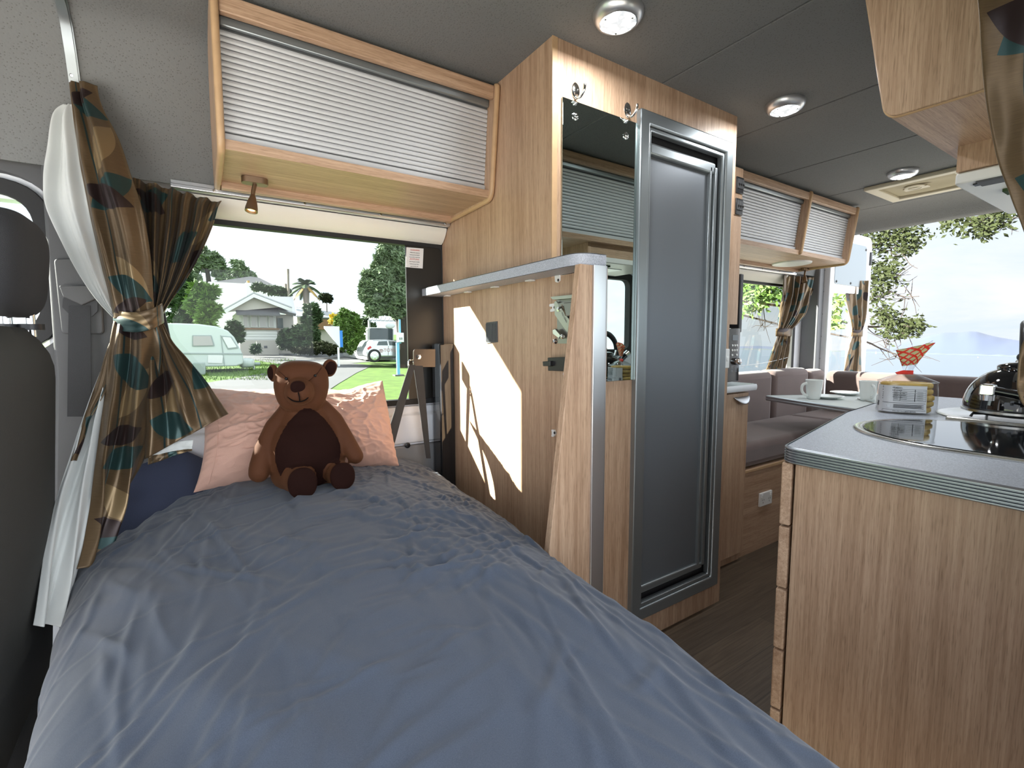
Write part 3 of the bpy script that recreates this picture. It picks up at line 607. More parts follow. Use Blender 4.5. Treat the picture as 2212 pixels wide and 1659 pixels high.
obj('striker', plate([(1232, 655), (1262, 652), (1262, 680), (1238, 684)], 0.004, 0.026, 0.003), 'dull_steel', t, bevel=0.002)
obj('release_lever', plate([(1203, 712), (1210, 710), (1222, 724), (1218, 732), (1204, 722)], 0.01, 0.018, 0.003), 'steel', t, bevel=0.002)
obj('lever_bolt', MB().lathe([(0.007, 0), (0.007, 0.006), (0.003, 0.007), (0.003, 0.004), (0, 0.004)], F(1217, 727, 0.014), (-1, 0, 0), 6), 'steel', t)
text('stamping', 'FRO IZNG', 'ink_grey', t, F(1212, 676, 0.0125), (0, -1, -1.25), (0, -1, 0.8), 0.008)
def clip(label, pts, hole):
    t = thing('panel_clip', label, 'clip', F(*hole))
    obj('clip_body', plate(pts, 0.0, 0.006, 0.004), 'white_plastic', t, bevel=0.001)
    obj('screw', MB().lathe([(0.004, 0), (0.004, 0.001), (0, 0.002)], F(*hole, 0.006), (-1, 0, 0), 12), 'black_plastic', t)
clip('white plastic clip hanging directly under the shelf', [(1201, 594), (1211, 594), (1212, 606), (1207, 611), (1202, 609)], (1206, 605))
clip('white forked clip left of the zinc latch', [(1190, 657), (1202, 655), (1202, 672), (1192, 674), (1191, 669), (1196, 667), (1196, 662), (1190, 663)], (1198, 664))
clip('white forked clip low on the panel by the bed', [(1191, 927), (1200, 928), (1202, 936), (1199, 943), (1191, 943), (1195, 939), (1195, 931)], (1198, 935))
tag(obj('stop_bolt', MB().lathe([(0.008, 0), (0.009, 0.003), (0.006, 0.008), (0.003, 0.009), (0.003, 0.005), (0, 0.005)], F(1201, 737), (-1, 0, 0), 14), 'chrome'), 'small chrome bolt head just under the zinc latch', 'bolt')
t = thing('lock_switch', 'black plastic lock box with a stub catch below the zinc latch', 'lock', F(1212, 785))
obj('lock_body', plate([(1200, 772), (1262, 770), (1262, 802), (1201, 800)], 0.0, 0.03, 0.002), 'black_plastic', t, bevel=0.002)
obj('catch', plate([(1195, 780), (1212, 779), (1212, 790), (1196, 790)], 0.012, 0.04, 0.002), 'black_plastic', t, bevel=0.002)
obj('wire', MB().tube([F(1221, 800, 0.02), F(1218, 808, 0.018), F(1220, 815, 0.012)], 0.003, 8), 'ink_white', t)
t = thing('speaker_vent', 'small black ribbed vent set in the sunlit panel', 'vent', F(1063, 718))
q = [(1052, 697), (1075, 694), (1076, 739), (1053, 742)]
obj('vent_body', plate(q, 0.0, 0.004, 0.001), 'dark_grey_plastic', t, bevel=0.001)
y0, y1, z0, z1 = F(1075, 718).y, F(1052, 718).y, F(1064, 740).z, F(1064, 697).z
mb = MB()
for k in range(10): yy = y0 + (y1 - y0) * (k + 0.5) / 10; mb.box(XW - 0.0065, XW - 0.004, yy - 0.002, yy + 0.002, z0 + 0.003, z1 - 0.003)
obj('vent_ribs', mb, 'dark_grey_plastic', t, bevel=0.0006)

# ---------------------------------------------------------------- overhead lockers (open to -Y, y = front)
def shutter(mb, xa, xb, y, za, zb, sgn, pitch=0.0142):
    n = max(1, round((zb - za) / pitch)); pr = []
    for k in range(n):
        h0 = za + (zb - za) * k / n; h = (zb - za) / n
        pr += [(0.006, h0), (0.0005, h0 + 0.02 * h), (-0.0006, h0 + 0.12 * h), (-0.0014, h0 + 0.45 * h), (-0.0010, h0 + 0.75 * h), (0.0003, h0 + 0.86 * h), (0.006, h0 + 0.88 * h)]
    pr.append((0.006, zb))
    poly = [(y + sgn * a, z) for a, z in pr] + [(y + sgn * 0.010, zb), (y + sgn * 0.010, za)]
    return mb.prism(poly, 'x', xa, xb)
def locker(name, label, xs, yf, sgn, z0, zt, ends=(True, True), band=0.0092, slant=0.044):
    t = thing(name, label, 'locker', ((xs[0] + xs[-1]) / 2, yf + sgn * 0.18, z0))
    Y = lambda d: yf + sgn * d
    pf = [(0.0, zt), (0.0, z0 - 0.005), (0.345, z0 - 0.012), (0.345, 1.66), (0.315, 1.77), (0.285, 1.85), (0.25, 1.905), (0.21, 1.93), (0.10, 1.944)]
    pts = rpoly([(Y(a), b) for a, b in pf], [0.012, 0.030, 0.0, 0, 0, 0, 0, 0, 0], 6)
    for i, x in enumerate(xs):
        last, first = i == len(xs) - 1, i == 0
        if first and not ends[0]: continue
        if not (first or last): pts = rpoly([(Y(a), max(b, z0 + 0.006)) for a, b in pf], [0.012, 0.004, 0, 0, 0, 0, 0, 0, 0], 6)
        else: pts = rpoly([(Y(a), b) for a, b in pf], [0.012, 0.030, 0.0, 0, 0, 0, 0, 0, 0], 6)
        x0, x1 = (x - 0.018, x) if first else (x, x + 0.018) if last else (x - 0.009, x + 0.009)
        e = obj('end_panel' if first or last else 'divider', MB().prism(dedup(pts), 'x', x0, x1), 'oak_v', t, bevel=0.002, smooth=30)
        q = []
        for a, b in dedup(pts)[:15]: q.append((a, b))
        obj('edge_band', MB().tube([(x0 + 0.009, a - sgn * 0.0, b) for a, b in q], band, 8, flat=1), 'oak_edge', e, smooth=60)
    obj('base_panel', MB().box(xs[0], xs[-1], *sorted((Y(0.008), Y(0.33))), z0 - 0.002, z0 + 0.022), 'oak_x', t, smooth=0)
    obj('back_strip', MB().box(xs[0], xs[-1], *sorted((Y(0.30), Y(0.325))), z0 - 0.022, z0 - 0.002), 'oak_x', t, smooth=0)
    for a, b in zip(xs[:-1], xs[1:]):
        obj('top_rail', MB().box(a, b, *sorted((Y(0.003), Y(0.020))), zt - 0.040, zt), 'oak_x', t, bevel=0.004, smooth=0)
        obj('rail_soffit', MB().box(a, b, *sorted((Y(0.020), Y(0.06))), zt - 0.030, zt - 0.015), 'oak_x', t, smooth=0)
        s = obj('roller_shutter', shutter(MB(), a + 0.001, b - 0.001, Y(0.038), z0 + 0.050, zt - 0.058, sgn), 'tambour', t, smooth=40)
        obj('shutter_back', MB().box(a, b, *sorted((Y(0.042), Y(0.05))), z0 + 0.022, zt - 0.03), 'tambour_dark', t, smooth=0)
        obj('shutter_bar', MB().box(a + 0.001, b - 0.001, *sorted((Y(0.030), Y(0.042))), z0 + 0.022, z0 + 0.044), 'tambour', s, bevel=0.002)
        obj('head_rail', MB().box(a + 0.001, b - 0.001, *sorted((Y(0.028), Y(0.042))), zt - 0.056, zt - 0.032), 'alu_door', s, bevel=0.004)
    # the front leans out over the aisle towards the top; the back stays on the wall
    for o in list(t.children) + [g for c in t.children for g in c.children]:
        w0 = wloc(o)
        for v in o.data.vertices:
            p = v.co + w0; d = sgn * (p.y - yf); v.co.y -= sgn * slant * max(0, (p.z - z0) / (zt - z0)) * max(0, 1 - max(d, 0) / 0.345)
    return t
locker('overhead_locker', 'oak overhead locker with silver roller shutter above the bed', [0.079, 0.853], 1.44, 1, 1.590, 1.934)
locker('overhead_locker', 'oak overhead locker with two silver roller shutters above the dinette', [2.09, 2.966, 3.565], 1.44, 1, 1.595, 1.934, ends=(False, True))
# kitchen locker: its big end panel faces the bed
t = locker('overhead_locker', 'oak overhead kitchen locker at upper right, end panel towards the bed', [1.300, 2.2, 3.1], 0.462, -1, 1.585, 1.945, band=0.0035, slant=0.066)
# range hood under it
t = thing('range_hood', 'white range hood with oak surround under the kitchen locker', 'range hood', (1.9, 0.25, 1.5))
s = obj('surround', MB().box(1.632, 1.650, 0.075, 0.425, 1.521, 1.583), 'oak_v', t, smooth=0)
obj('surround_front', MB().box(1.650, 2.18, 0.405, 0.423, 1.521, 1.583), 'oak_x', t, smooth=0)
obj('surround_side', MB().box(1.650, 1.652, 0.078, 0.405, 1.524, 1.583), 'oak_y', t, smooth=0)
obj('hood_body', MB().prism(rpoly([(1.640, 0.43), (2.175, 0.43), (2.175, 0.08), (1.640, 0.08)], 0.015), 'z', 1.492, 1.520), 'white_plastic', t, bevel=0.004)
obj('grease_slot', MB().box(1.668, 1.69, 0.09, 0.40, 1.489, 1.4925), 'black_plastic', t)
obj('front_lip', MB().box(1.645, 1.70, 0.10, 0.39, 1.4875, 1.4925), 'dark_grey_plastic', t, bevel=0.002)
for k in range(4): obj('button', MB().box(1.79 + k * 0.014, 1.80 + k * 0.014, 0.345, 0.37, 1.484, 1.4925), 'leaf_dark', t, bevel=0.001)
obj('lamp_cover', MB().box(1.84, 2.0, 0.16, 0.30, 1.489, 1.4925), 'alu', t, bevel=0.001)

# ---------------------------------------------------------------- kitchen unit and worktop
t = thing('kitchen_unit', 'oak kitchen unit with a stack of drawers facing the aisle', 'kitchen unit', (1.6, 0.3, 0))
A, B, C2 = Vector((1.0, 0.476)), Vector((1.626, 0.606)), Vector((2.3, 0.63))
obj('end_panel', MB().box(1.0, 1.018, 0.06, 0.475, 0.0, 0.849), 'oak_v', t, bevel=0.0015, smooth=0)
obj('carcass', MB().prism([(1.018, 0.06), (1.018, 0.462), (1.62, 0.588), (2.3, 0.61), (2.3, 0.06)], 'z', 0.06, 0.8445), 'oak_v', t, smooth=0)
obj('plinth', MB().prism([(1.018, 0.08), (1.018, 0.42), (1.62, 0.54), (2.28, 0.56), (2.28, 0.08)], 'z', 0.0, 0.06), 'dark_grey_plastic', t, smooth=0)
dv = (B - A).normalized(); nv = Vector((-dv.y, dv.x))
for k in range(5):
    zt = 0.846 - 0.1365 * k; zb = zt - 0.132
    c = [A + nv * 0.004, A + dv * 0.60 + nv * 0.004, A + dv * 0.60 + nv * 0.024, A + nv * 0.024]
    dr = obj('drawer', MB().prism([tuple(q) for q in c], 'z', max(zb, 0.07), zt), 'oak_x', t, bevel=0.003, smooth=0)
    m0 = A + dv * 0.24 + nv * 0.024; m1 = A + dv * 0.36 + nv * 0.024; zc = zt - 0.045
    obj('drawer_handle', MB().tube([(m0.x, m0.y, zc), (*(m0 + nv * 0.025 + dv * 0.01), zc - 0.008), (*(m1 + nv * 0.025 - dv * 0.01), zc - 0.008), (m1.x, m1.y, zc)], 0.006, 10), 'alu', dr, smooth=60)
for a, b in ((1.625, 1.95), (1.955, 2.29)):
    obj('cupboard_door', MB().prism([(a, 0.612 + (a - 1.62) * 0.035), (b, 0.612 + (b - 1.62) * 0.035), (b, 0.630 + (b - 1.62) * 0.035), (a, 0.630 + (a - 1.62) * 0.035)], 'z', 0.07, 0.843), 'oak_v', t, bevel=0.002)
t = thing('worktop', 'grey speckled kitchen worktop with ribbed alu edge', 'worktop', (1.6, 0.3, 0.85))
wp = [(0.992, 0.052), (0.992, 0.494), (1.626, 0.630), (1.907, 0.663), (2.34, 0.68), (2.34, 0.052)]
wpp = dedup(rpoly(wp, [0, 0.035, 0.06, 0.05, 0, 0], 8))
obj('worktop_board', MB().prism(wpp, 'z', 0.849, 0.8795), 'laminate', t, smooth=40)
pth = [(0.992, 0.052), (0.992, 0.15), (0.992, 0.25), (0.992, 0.35)] + [q for q in wpp if q[1] > 0.4 and q[0] < 2.3] + [(2.34, 0.68)]
pth = sorted(pth[:4], key=lambda q: q[1]) + [q for q in pth[4:]]
# keep walking order along the outline
i0 = [i for i, q in enumerate(wpp) if q[1] > 0.4]; seq = [wpp[i] for i in i0]
if (Vector(seq[0]) - Vector((0.992, 0.35))).length > (Vector(seq[-1]) - Vector((0.992, 0.35))).length: seq = seq[::-1]
obj('edge_trim', edging([(0.992, 0.052), (0.992, 0.2), (0.992, 0.35)][::1] + seq, 0.8485, 0.8805, 6, -0.005), 'alu_trim', t, smooth=50)

# hob with glass lid (round-ended) and round burner bowl behind it
def stadium(cx, cy, r, yb, n=28):
    return [(cx + r * math.cos(PI * k / n), cy + r * math.sin(PI * k / n)) for k in range(n + 1)] + [(cx - r, yb), (cx + r, yb)]
t = thing('gas_hob', 'round-ended hob under a black mirror glass lid in a steel rim', 'hob', (1.44, 0.29, 0.88))
zs = [(0.236, 0.8797), (0.236, 0.882), (0.230, 0.8845), (0.222, 0.8845), (0.216, 0.882)]
mb = MB(); rows = [[(p[0], p[1], z) for p in stadium(1.442, 0.292, r, 0.075 + (0.236 - r))] for r, z in zs]; n = len(rows[0])
for rw in rows: mb.v += [Vector(p) for p in rw]
mb.f = [(j * n + i, j * n + (i + 1) % n, (j + 1) * n + (i + 1) % n, (j + 1) * n + i) for j in range(len(zs) - 1) for i in range(n)]
obj('hob_rim', mb, 'steel', t, smooth=50)
obj('glass_lid', MB().prism(stadium(1.442, 0.292, 0.215, 0.096), 'z', 0.8805, 0.8850), 'black_gloss', t, bevel=0.0008)
# second steel bowl
t = thing('sink_bowl', 'round steel bowl with black pan grate under the kettle', 'sink', (1.9, 0.27, 0.88))
obj('bowl_rim', MB().lathe([(0.205, 0.0), (0.205, 0.003), (0.195, 0.006), (0.175, 0.004), (0.165, 0.001), (0, 0.001)], (1.895, 0.285, 0.8795), (0, 0, 1), 56), 'steel', t, smooth=50)
obj('steel_ridge', MB().prism([(1.680, 0.8796), (1.684, 0.889), (1.694, 0.889), (1.700, 0.8796)], 'y', 0.07, 0.42), 'steel', t, bevel=0.002)
g = MB()
for r in (0.085, 0.045): g.tube([(1.86 + r * math.cos(2 * PI * k / 40), 0.31 + r * math.sin(2 * PI * k / 40), 0.893) for k in range(41)], 0.0035, 8, cap=False)
for k in range(4):
    a = PI / 4 + k * PI / 2; ca, sa = math.cos(a), math.sin(a)
    g.tube([(1.86 + 0.03 * ca, 0.31 + 0.03 * sa, 0.893), (1.86 + 0.11 * ca, 0.31 + 0.11 * sa, 0.893), (1.86 + 0.115 * ca, 0.31 + 0.115 * sa, 0.884)], 0.0035, 8)
obj('pan_grate', g, 'black_plastic', t, smooth=60)
# ---------------------------------------------------------------- slim cabinet tower beside the cubicle
t = thing('pantry_cabinet', 'slim oak cabinet with open microwave niche behind the cubicle', 'cabinet', (1.95, 1.4, 0))
YP = 1.275
obj('upper_front', MB().box(XR, 2.083, YP, YP + 0.018, 1.655, 1.862), 'oak_v', t, bevel=0.0015, smooth=0)
obj('upper_door', MB().box(XR, 2.083, YP, YP + 0.018, 1.168, 1.652), 'oak_v', t, bevel=0.0015, smooth=0)
obj('upper_carcass', MB().box(XR, 2.083, YP + 0.018, 1.70, 1.19, 1.862), 'oak_v', t, smooth=0)
obj('niche_back', MB().box(XR, 2.05, 1.62, 1.70, 0.887, 1.168), 'oak_v', t, smooth=0)
obj('lower_carcass', MB().box(XR, 2.205, YP + 0.020, 1.70, 0.0, 0.853), 'oak_v', t, smooth=0)
d = obj('cupboard_door', MB().box(XR + 0.002, 2.200, YP, YP + 0.019, 0.045, 0.845), 'oak_v', t, bevel=0.0015, smooth=0)
c = on_y(1606, 862, YP - 0.012)
mb = MB(); mb.grid(lambda u, v: (c.x - 0.062 + 0.124 * u, YP - 0.002 - 0.022 * math.sin(PI * v * 0.5) * math.sin(PI * u) ** 0.6, c.z + 0.010 - 0.034 * v * math.sin(PI * u) ** 0.7), 20, 8)
obj('bow_handle', mb, 'alu', d, smooth=180, solid=0.003)
lp = dedup(rpoly([(XR, 1.255), (2.235, 1.255), (2.262, 1.29), (2.262, 1.70), (XR, 1.70)], [0, 0.02, 0.02, 0, 0]))
l = obj('ledge', MB().prism(lp, 'z', 0.858, 0.884), 'laminate', t, smooth=40)
obj('ledge_edge', edging([(XR, 1.255), (2.0, 1.255)] + lp[1:-2], 0.8575, 0.8845, 1, 0.003), 'ink_white', l, smooth=50)
# microwave: its front sticks out of the niche
t = thing('microwave', 'black microwave with round knob in the niche of the slim cabinet', 'microwave', (1.95, 1.3, 0.89))
obj('oven_body', MB().box(1.80, 2.06, 1.302, 1.60, 0.8905, 1.150), 'black_plastic', t, bevel=0.003)
fp = [on_y(*q, 1.262) for q in ((1577, 708), (1600, 711), (1596, 816), (1574, 814))]
f = obj('control_panel', MB().prism([(fp[3].x - 0.05, 0.905), (fp[1].x, 0.905), (fp[1].x, 1.150), (fp[0].x - 0.05, 1.150)], 'y', 1.262, 1.30), 'black_gloss', t, bevel=0.003)
X0, X1 = fp[0].x, fp[1].x
obj('display', MB().box(X0 + 0.022, X0 + 0.066, 1.2605, 1.263, 1.095, 1.120), 'ink_pale', f)
for r in range(3):
    for cI in range(3):
        if r == 2 and cI == 1: continue
        obj('button', MB().lathe([(0.0055, 0), (0.0048, 0.003), (0, 0.0035)], (X0 + 0.024 + cI * 0.018, 1.262, 1.072 - r * 0.022), (0, -1, 0), 14), 'white_plastic', f)
obj('dial', MB().lathe([(0.016, 0), (0.015, 0.018), (0.012, 0.021), (0, 0.021)], (X0 + 0.058, 1.262, 0.998), (0, -1, 0), 24), 'chrome', f, smooth=50)
for r in range(4):
    for cI in range(2): obj('print_line', MB().box(X0 + 0.018 + cI * 0.03, X0 + 0.036 + cI * 0.03, 1.2614, 1.2622, 0.972 - r * 0.007, 0.9745 - r * 0.007), 'ink_pale', f)
# flat screen edge
tag(obj('flat_screen', MB().box(2.235, 2.262, 1.36, 1.84, 1.135, 1.42), 'black_plastic', bevel=0.004), 'black flat screen seen edge-on beside the dinette window', 'television')
# cubicle rocker switch, fuse panels
t = thing('rocker_switch', 'white rocker switch on the oak strip right of the grey door', 'switch', (1.752, YW, 1.02))
obj('switch_plate', MB().box(1.738, 1.768, YW - 0.009, YW, 0.985, 1.062), 'white_plastic', t, bevel=0.003)
obj('rocker', MB().box(1.747, 1.759, YW - 0.0125, YW - 0.008, 1.012, 1.03), 'white_plastic', t, bevel=0.001)
def fuse(label, z):
    t = thing('switch_panel', label, 'switch panel', (2.05, YP, z))
    obj('panel_plate', MB().box(2.028, 2.082, YP - 0.006, YP, z - 0.036, z + 0.036), 'black_plastic', t, bevel=0.003)
    for k in range(3):
        x = 2.039 + k * 0.016
        s = obj('switch_bezel', MB().box(x - 0.0065, x + 0.0065, YP - 0.010, YP - 0.005, z - 0.015, z + 0.026), 'dark_grey_plastic', t, bevel=0.001)
        obj('toggle', MB().tube([(x, YP - 0.009, z + 0.004), (x, YP - 0.015, z - 0.003)], [0.004, 0.003], 8), 'black_plastic', s)
fuse('black three-toggle switch panel, upper one on the slim cabinet', 1.785)
fuse('black three-toggle switch panel, lower one on the slim cabinet', 1.692)

# ---------------------------------------------------------------- dinette: U-shaped seat, table, crockery
t = thing('dinette_bench', 'oak bench base of the U-shaped dinette with taupe cushions on it', 'bench', (3.1, 1.6, 0))
obj('front_board', MB().box(2.206, 3.4, 1.30, 1.318, 0.0, 0.445), 'oak_x', t, smooth=0)
obj('bench_box', MB().box(2.206, 3.95, 1.318, 1.86, 0.0, 0.445), 'oak_x', t, smooth=0)
obj('rear_box', MB().box(3.36, 3.95, 0.08, 1.318, 0.0, 0.445), 'oak_y', t, smooth=0)
obj('top_lip', MB().box(2.206, 3.4, 1.294, 1.30, 0.432, 0.447), 'oak_edge', t, bevel=0.002)
def cushion(name, label, lo, hi, r=0.03, group=None):
    c = [(a + b) / 2 for a, b in zip(lo, hi)]; s = [(b - a) / 2 for a, b in zip(lo, hi)]
    mb = MB(); mb.box(*[v for a, b in zip(lo, hi) for v in (a, b)])
    o = obj(name, mb, 'taupe_suede', bevel=r, seg=4, smooth=60)
    return tag(o, label, 'cushion', group)
cushion('seat_cushion', 'long taupe suede seat cushion under the dinette window', (2.21, 1.305, 0.449), (3.42, 1.70, 0.575), 0.035)
cushion('seat_cushion', 'taupe suede seat cushion across the rear of the dinette', (3.43, 0.12, 0.449), (3.93, 1.70, 0.575), 0.035)
cushion('back_cushion', 'taupe backrest cushion nearest the slim cabinet', (2.3, 1.70, 0.448), (3.235, 1.835, 0.885), 0.045)
cushion('back_cushion', 'taupe backrest cushion under the tied curtain by the window', (3.24, 1.70, 0.448), (3.73, 1.835, 0.890), 0.045)
cushion('back_cushion', 'small taupe corner cushion between the two backrests', (3.735, 1.70, 0.448), (3.985, 1.835, 0.872), 0.045)
cushion('back_cushion', 'long taupe backrest cushion along the open rear doors', (3.86, 0.15, 0.57), (3.985, 1.665, 0.866), 0.04)
t = thing('power_socket', 'white double power socket on the oak bench front', 'socket', (2.426, 1.30, 0.27))
sx0, sz0 = 2.43, 0.27
obj('socket_plate', MB().box(sx0 - 0.058, sx0 + 0.058, 1.289, 1.30, sz0 - 0.036, sz0 + 0.036), 'white_plastic', t, bevel=0.003)
for dx in (-0.030, 0.030):
    obj('rocker', MB().box(sx0 + dx * 1.35 - 0.006, sx0 + dx * 1.35 + 0.006, 1.285, 1.29, sz0 + 0.012, sz0 + 0.028), 'white_plastic', t, bevel=0.001)
    for a, b in ((-0.007, 0.004), (0.007, 0.004), (0, -0.010)): obj('pin_slot', MB().box(sx0 + dx + a - 0.0012, sx0 + dx + a + 0.0012, 1.2885, 1.2895, sz0 + b - 0.010, sz0 + b - 0.002), 'ink', t)
TZ = 0.755
tb = [(2.885, 1.575), (2.655, 0.915), (3.36, 0.52), (3.62, 1.165)]
t = thing('dinette_table', 'pale grey dinette table top on a steel pedestal', 'table', (3.13, 1.05, 0))
tp = dedup(rpoly(tb, 0.03))
obj('table_top', MB().prism(tp, 'z', TZ - 0.028, TZ), 'table_top', t, smooth=40)
obj('edge_trim', edging([Vector(p) for p in (tp[::-1] + [tp[-1]])], TZ - 0.028, TZ + 0.0005, 2, -0.003), 'alu', t)
obj('pedestal', MB().lathe([(0.14, 0.002), (0.13, 0.02), (0.03, 0.03), (0.03, 0.69), (0.09, 0.715), (0.09, 0.726)], (3.13, 1.05, 0.0), (0, 0, 1), 28), 'steel', t, smooth=40)
def mug(label, x, y, ang):
    t = thing('mug', label, 'mug', (x, y, TZ), 'white mugs on the dinette table')
    pr = [(0.0, 0.003), (0.030, 0.001), (0.033, 0.004), (0.036, 0.02), (0.040, 0.06), (0.045, 0.108), (0.0455, 0.111), (0.044, 0.112), (0.0425, 0.109), (0.037, 0.05), (0.032, 0.010), (0, 0.008)]
    obj('cup', MB().lathe(pr, (x, y, TZ), (0, 0, 1), 40), 'ceramic', t, smooth=60)
    ca, sa = math.cos(ang), math.sin(ang)
    pts = [(0.036, 0.022), (0.052, 0.026), (0.068, 0.042), (0.073, 0.062), (0.068, 0.082), (0.055, 0.090), (0.042, 0.090)]
    obj('handle', MB().tube([(x + cat(pts, k / 18)[0] * ca, y + cat(pts, k / 18)[0] * sa, TZ + cat(pts, k / 18)[1]) for k in range(19)], 0.0055, 10, flat=1.5), 'ceramic', t, smooth=60)
m1, m2 = on_z(1757, 862, TZ), on_z(1874, 866, TZ)
mug('white mug on the table with its handle to the left', m1.x, m1.y, math.radians(150))
mug('white mug nearer the crumpets with its handle facing the bed', m2.x, m2.y, math.radians(222))
def plate_(label, c, r):
    t = tag(obj('side_plate', MB().lathe([(0, 0.002), (r * 0.55, 0.001), (r * 0.6, 0.004), (r, 0.016), (r, 0.018), (r * 0.62, 0.007), (r * 0.55, 0.005), (0, 0.005)], c, (0, 0, 1), 44), 'ceramic', smooth=60), label, 'plate', 'white side plates on the dinette table')
pp = on_z(1787, 861, TZ); plate_('white side plate in front of the mug with left handle', (pp.x, pp.y, TZ), 0.085)
pp = on_z(1828, 853, TZ); plate_('white side plate further back between the two mugs', (pp.x, pp.y, TZ), 0.085)
a, b = on_z(1853, 861, TZ + 0.004), on_z(1892, 872, TZ + 0.004)
tag(obj('teaspoon', MB().tube([a, a.lerp(b, 0.5), b], [0.004, 0.0025, 0.003], 8), 'steel'), 'thin dark spoon lying in front of the mug nearer the crumpets', 'spoon')
a, b = on_y(1578, 792, 1.74), on_y(1702, 772, 1.78)
tag(obj('hanging_wire', MB().tube([tuple(a.lerp(b, k / 12) + Vector((0, 0, -0.012 * math.sin(PI * k / 12)))) for k in range(13)], 0.0016, 6), 'ink_white'), 'thin white wire strung across the dinette window', 'wire')

# ---------------------------------------------------------------- bed, duvet, pillow
t = thing('bed', 'fold-down bed base and mattress under the slate duvet', 'bed', (0.22, 0.9, 0))
obj('bed_base', MB().box(-0.16, 0.58, 0.02, 1.84, 0.30, 0.44), 'dark_grey_plastic', t, bevel=0.01)
for x in (-0.10, 0.52):
    for y in (0.15, 1.7): obj('leg', MB().box(x - 0.02, x + 0.02, y - 0.02, y + 0.02, 0.0, 0.30), 'dark_grey_plastic', t)
obj('mattress', MB().grid(lambda u, v: (lambda a: Vector((0.17 + (0.43 if math.cos(a) > 0 else piece([(0, 0.36), (0.45, 0.37), (0.75, 0.435), (1, 0.445)], v)) * math.copysign(abs(math.cos(a)) ** 0.4, math.cos(a)), 1.858 * v, 0.44 + (0.178 + (0.035 + 0.125 * min(1, max(0, (0.52 - u) / 0.08))) * max(0, (v - 0.83) / 0.17)) * abs(math.sin(a)) ** 0.5 + 0.010 * noise.noise(Vector((u * 6, v * 9, 2))) - 0.05 * max(0, (v - 0.97) / 0.03) ** 2)))(PI * (1 - u)), 80, 90), 'bedsheet_navy', t, smooth=180)
XLs = [(-0.2, -0.215), (0.7, -0.222), (0.85, -0.235), (1.0, -0.252), (1.45, -0.292), (1.7, -0.29), (1.9, -0.27)]
XRs = [(-0.2, 0.625), (0.2, 0.640), (0.5, 0.674), (0.95, 0.715), (1.4, 0.755), (1.65, 0.775), (1.9, 0.78)]
def fold(p, amp=1.0):
    x, y = p.x, p.y
    return amp * (0.010 * noise.noise(Vector((x * 2.3, y * 2.0, 9.0))) + 0.004 * noise.noise(Vector((x * 7, y * 4, 2.0))))
def duvet(u, v):
    e_ = min(max((0.50 - u) / 0.22, 0), 1); e_ = e_ * e_ * (3 - 2 * e_)
    y = -0.12 + (1.985 - 0.335 * e_) * v
    xl, xr = piece(XLs, y), piece(XRs, y)
    xc, hw = (xl + xr) / 2, (xr - xl) / 2
    top = 0.640 + 0.014 * math.exp(-((y - 1.3) / 0.6) ** 2)
    if y > 1.78: top -= 0.10 * ((y - 1.78) / 0.085) ** 2
    if v > 0.97: top -= 0.035 * e_ * ((v - 0.97) / 0.03) ** 2
    a = PI * (1 - u); ca, sa = math.cos(a), math.sin(a)
    sx_ = math.copysign(abs(ca) ** 0.55, ca); sz = abs(sa) ** 0.42
    drop = 0.255
    x = xc + hw * sx_; z = top - drop + drop * sz
    z += 0.020 * (1 - sx_ ** 2)
    # hem flares out a little at the left, loose edge
    p = Vector((x, y, z)); f = fold(p) if sz > 0.5 else fold(Vector((x, y, 0)), 0.4)
    nrm = Vector((sx_ * (1 - sz) * 1.2, 0, sz + 0.05)).normalized()
    edge = 0.008 * noise.noise(Vector((3.0 if ca > 0 else 8.0, y * 7, z * 4))) + 0.004 * noise.noise(Vector((ca * 2, y * 19, 1)))
    return p + nrm * f + Vector((math.copysign(1, sx_) * edge * (abs(sx_) ** 6), 0, 0))
import numpy as np
dmb = MB().grid(duvet, 330, 430)
# straight-ish creases fanning down the bed, with shorter cross creases and broad soft swells
co = np.array([tuple(v) for v in dmb.v]); hgt_ = np.zeros(len(co)); rc = random.Random(21)
flat_x = co[:, 0] + 0.0; py0 = co[:, 1] + 0.6 * (0.66 - co[:, 2]) * 0.2
def crease(cx, cy, ang, ln, w, h, bend):
    ca, sa = math.cos(ang), math.sin(ang); dx, dy = flat_x - cx, py0 - cy
    t_ = (dx * ca + dy * sa) / ln; m = np.abs(t_) < 1
    s_ = -dx[m] * sa + dy[m] * ca - bend * ln * (t_[m] ** 2); q = s_ / w
    hgt_[m] += h * (1 - t_[m] ** 2) ** 1.5 * (np.exp(-q * q) - 0.45 * np.exp(-((q - 1.6) / 1.3) ** 2))
for _ in range(46): crease(rc.uniform(-.3, .75), rc.uniform(-.1, 1.7), rc.gauss(1.75, .45), rc.uniform(.25, .6), rc.uniform(.022, .045), rc.uniform(.002, .005), rc.gauss(0, .12))
for _ in range(330):
    y_ = rc.uniform(-.1, 1.8); crease(rc.uniform(-.32, .78), y_, rc.gauss(1.70 - 0.25 * (y_ < .8), .30), rc.uniform(.08, .34), rc.uniform(.005, .011), rc.uniform(.0014, .0046), rc.gauss(0, .12))
for _ in range(150): crease(rc.uniform(-.32, .78), rc.uniform(-.1, 1.8), rc.gauss(.55, .45), rc.uniform(.06, .26), rc.uniform(.005, .010), rc.uniform(.0012, .0040), rc.gauss(0, .15))
for _ in range(120): crease(rc.uniform(.30, .80), rc.uniform(.8, 1.8), rc.gauss(.25, .35), rc.uniform(.05, .22), rc.uniform(.005, .010), rc.uniform(.0014, .0042), rc.gauss(0, .15))
for k_, v_ in enumerate(dmb.v): v_.z += float(hgt_[k_])
du = obj('duvet', dmb, 'slate_cotton', smooth=180)
tag(du, 'rumpled slate blue duvet spread over the whole bed', 'duvet')
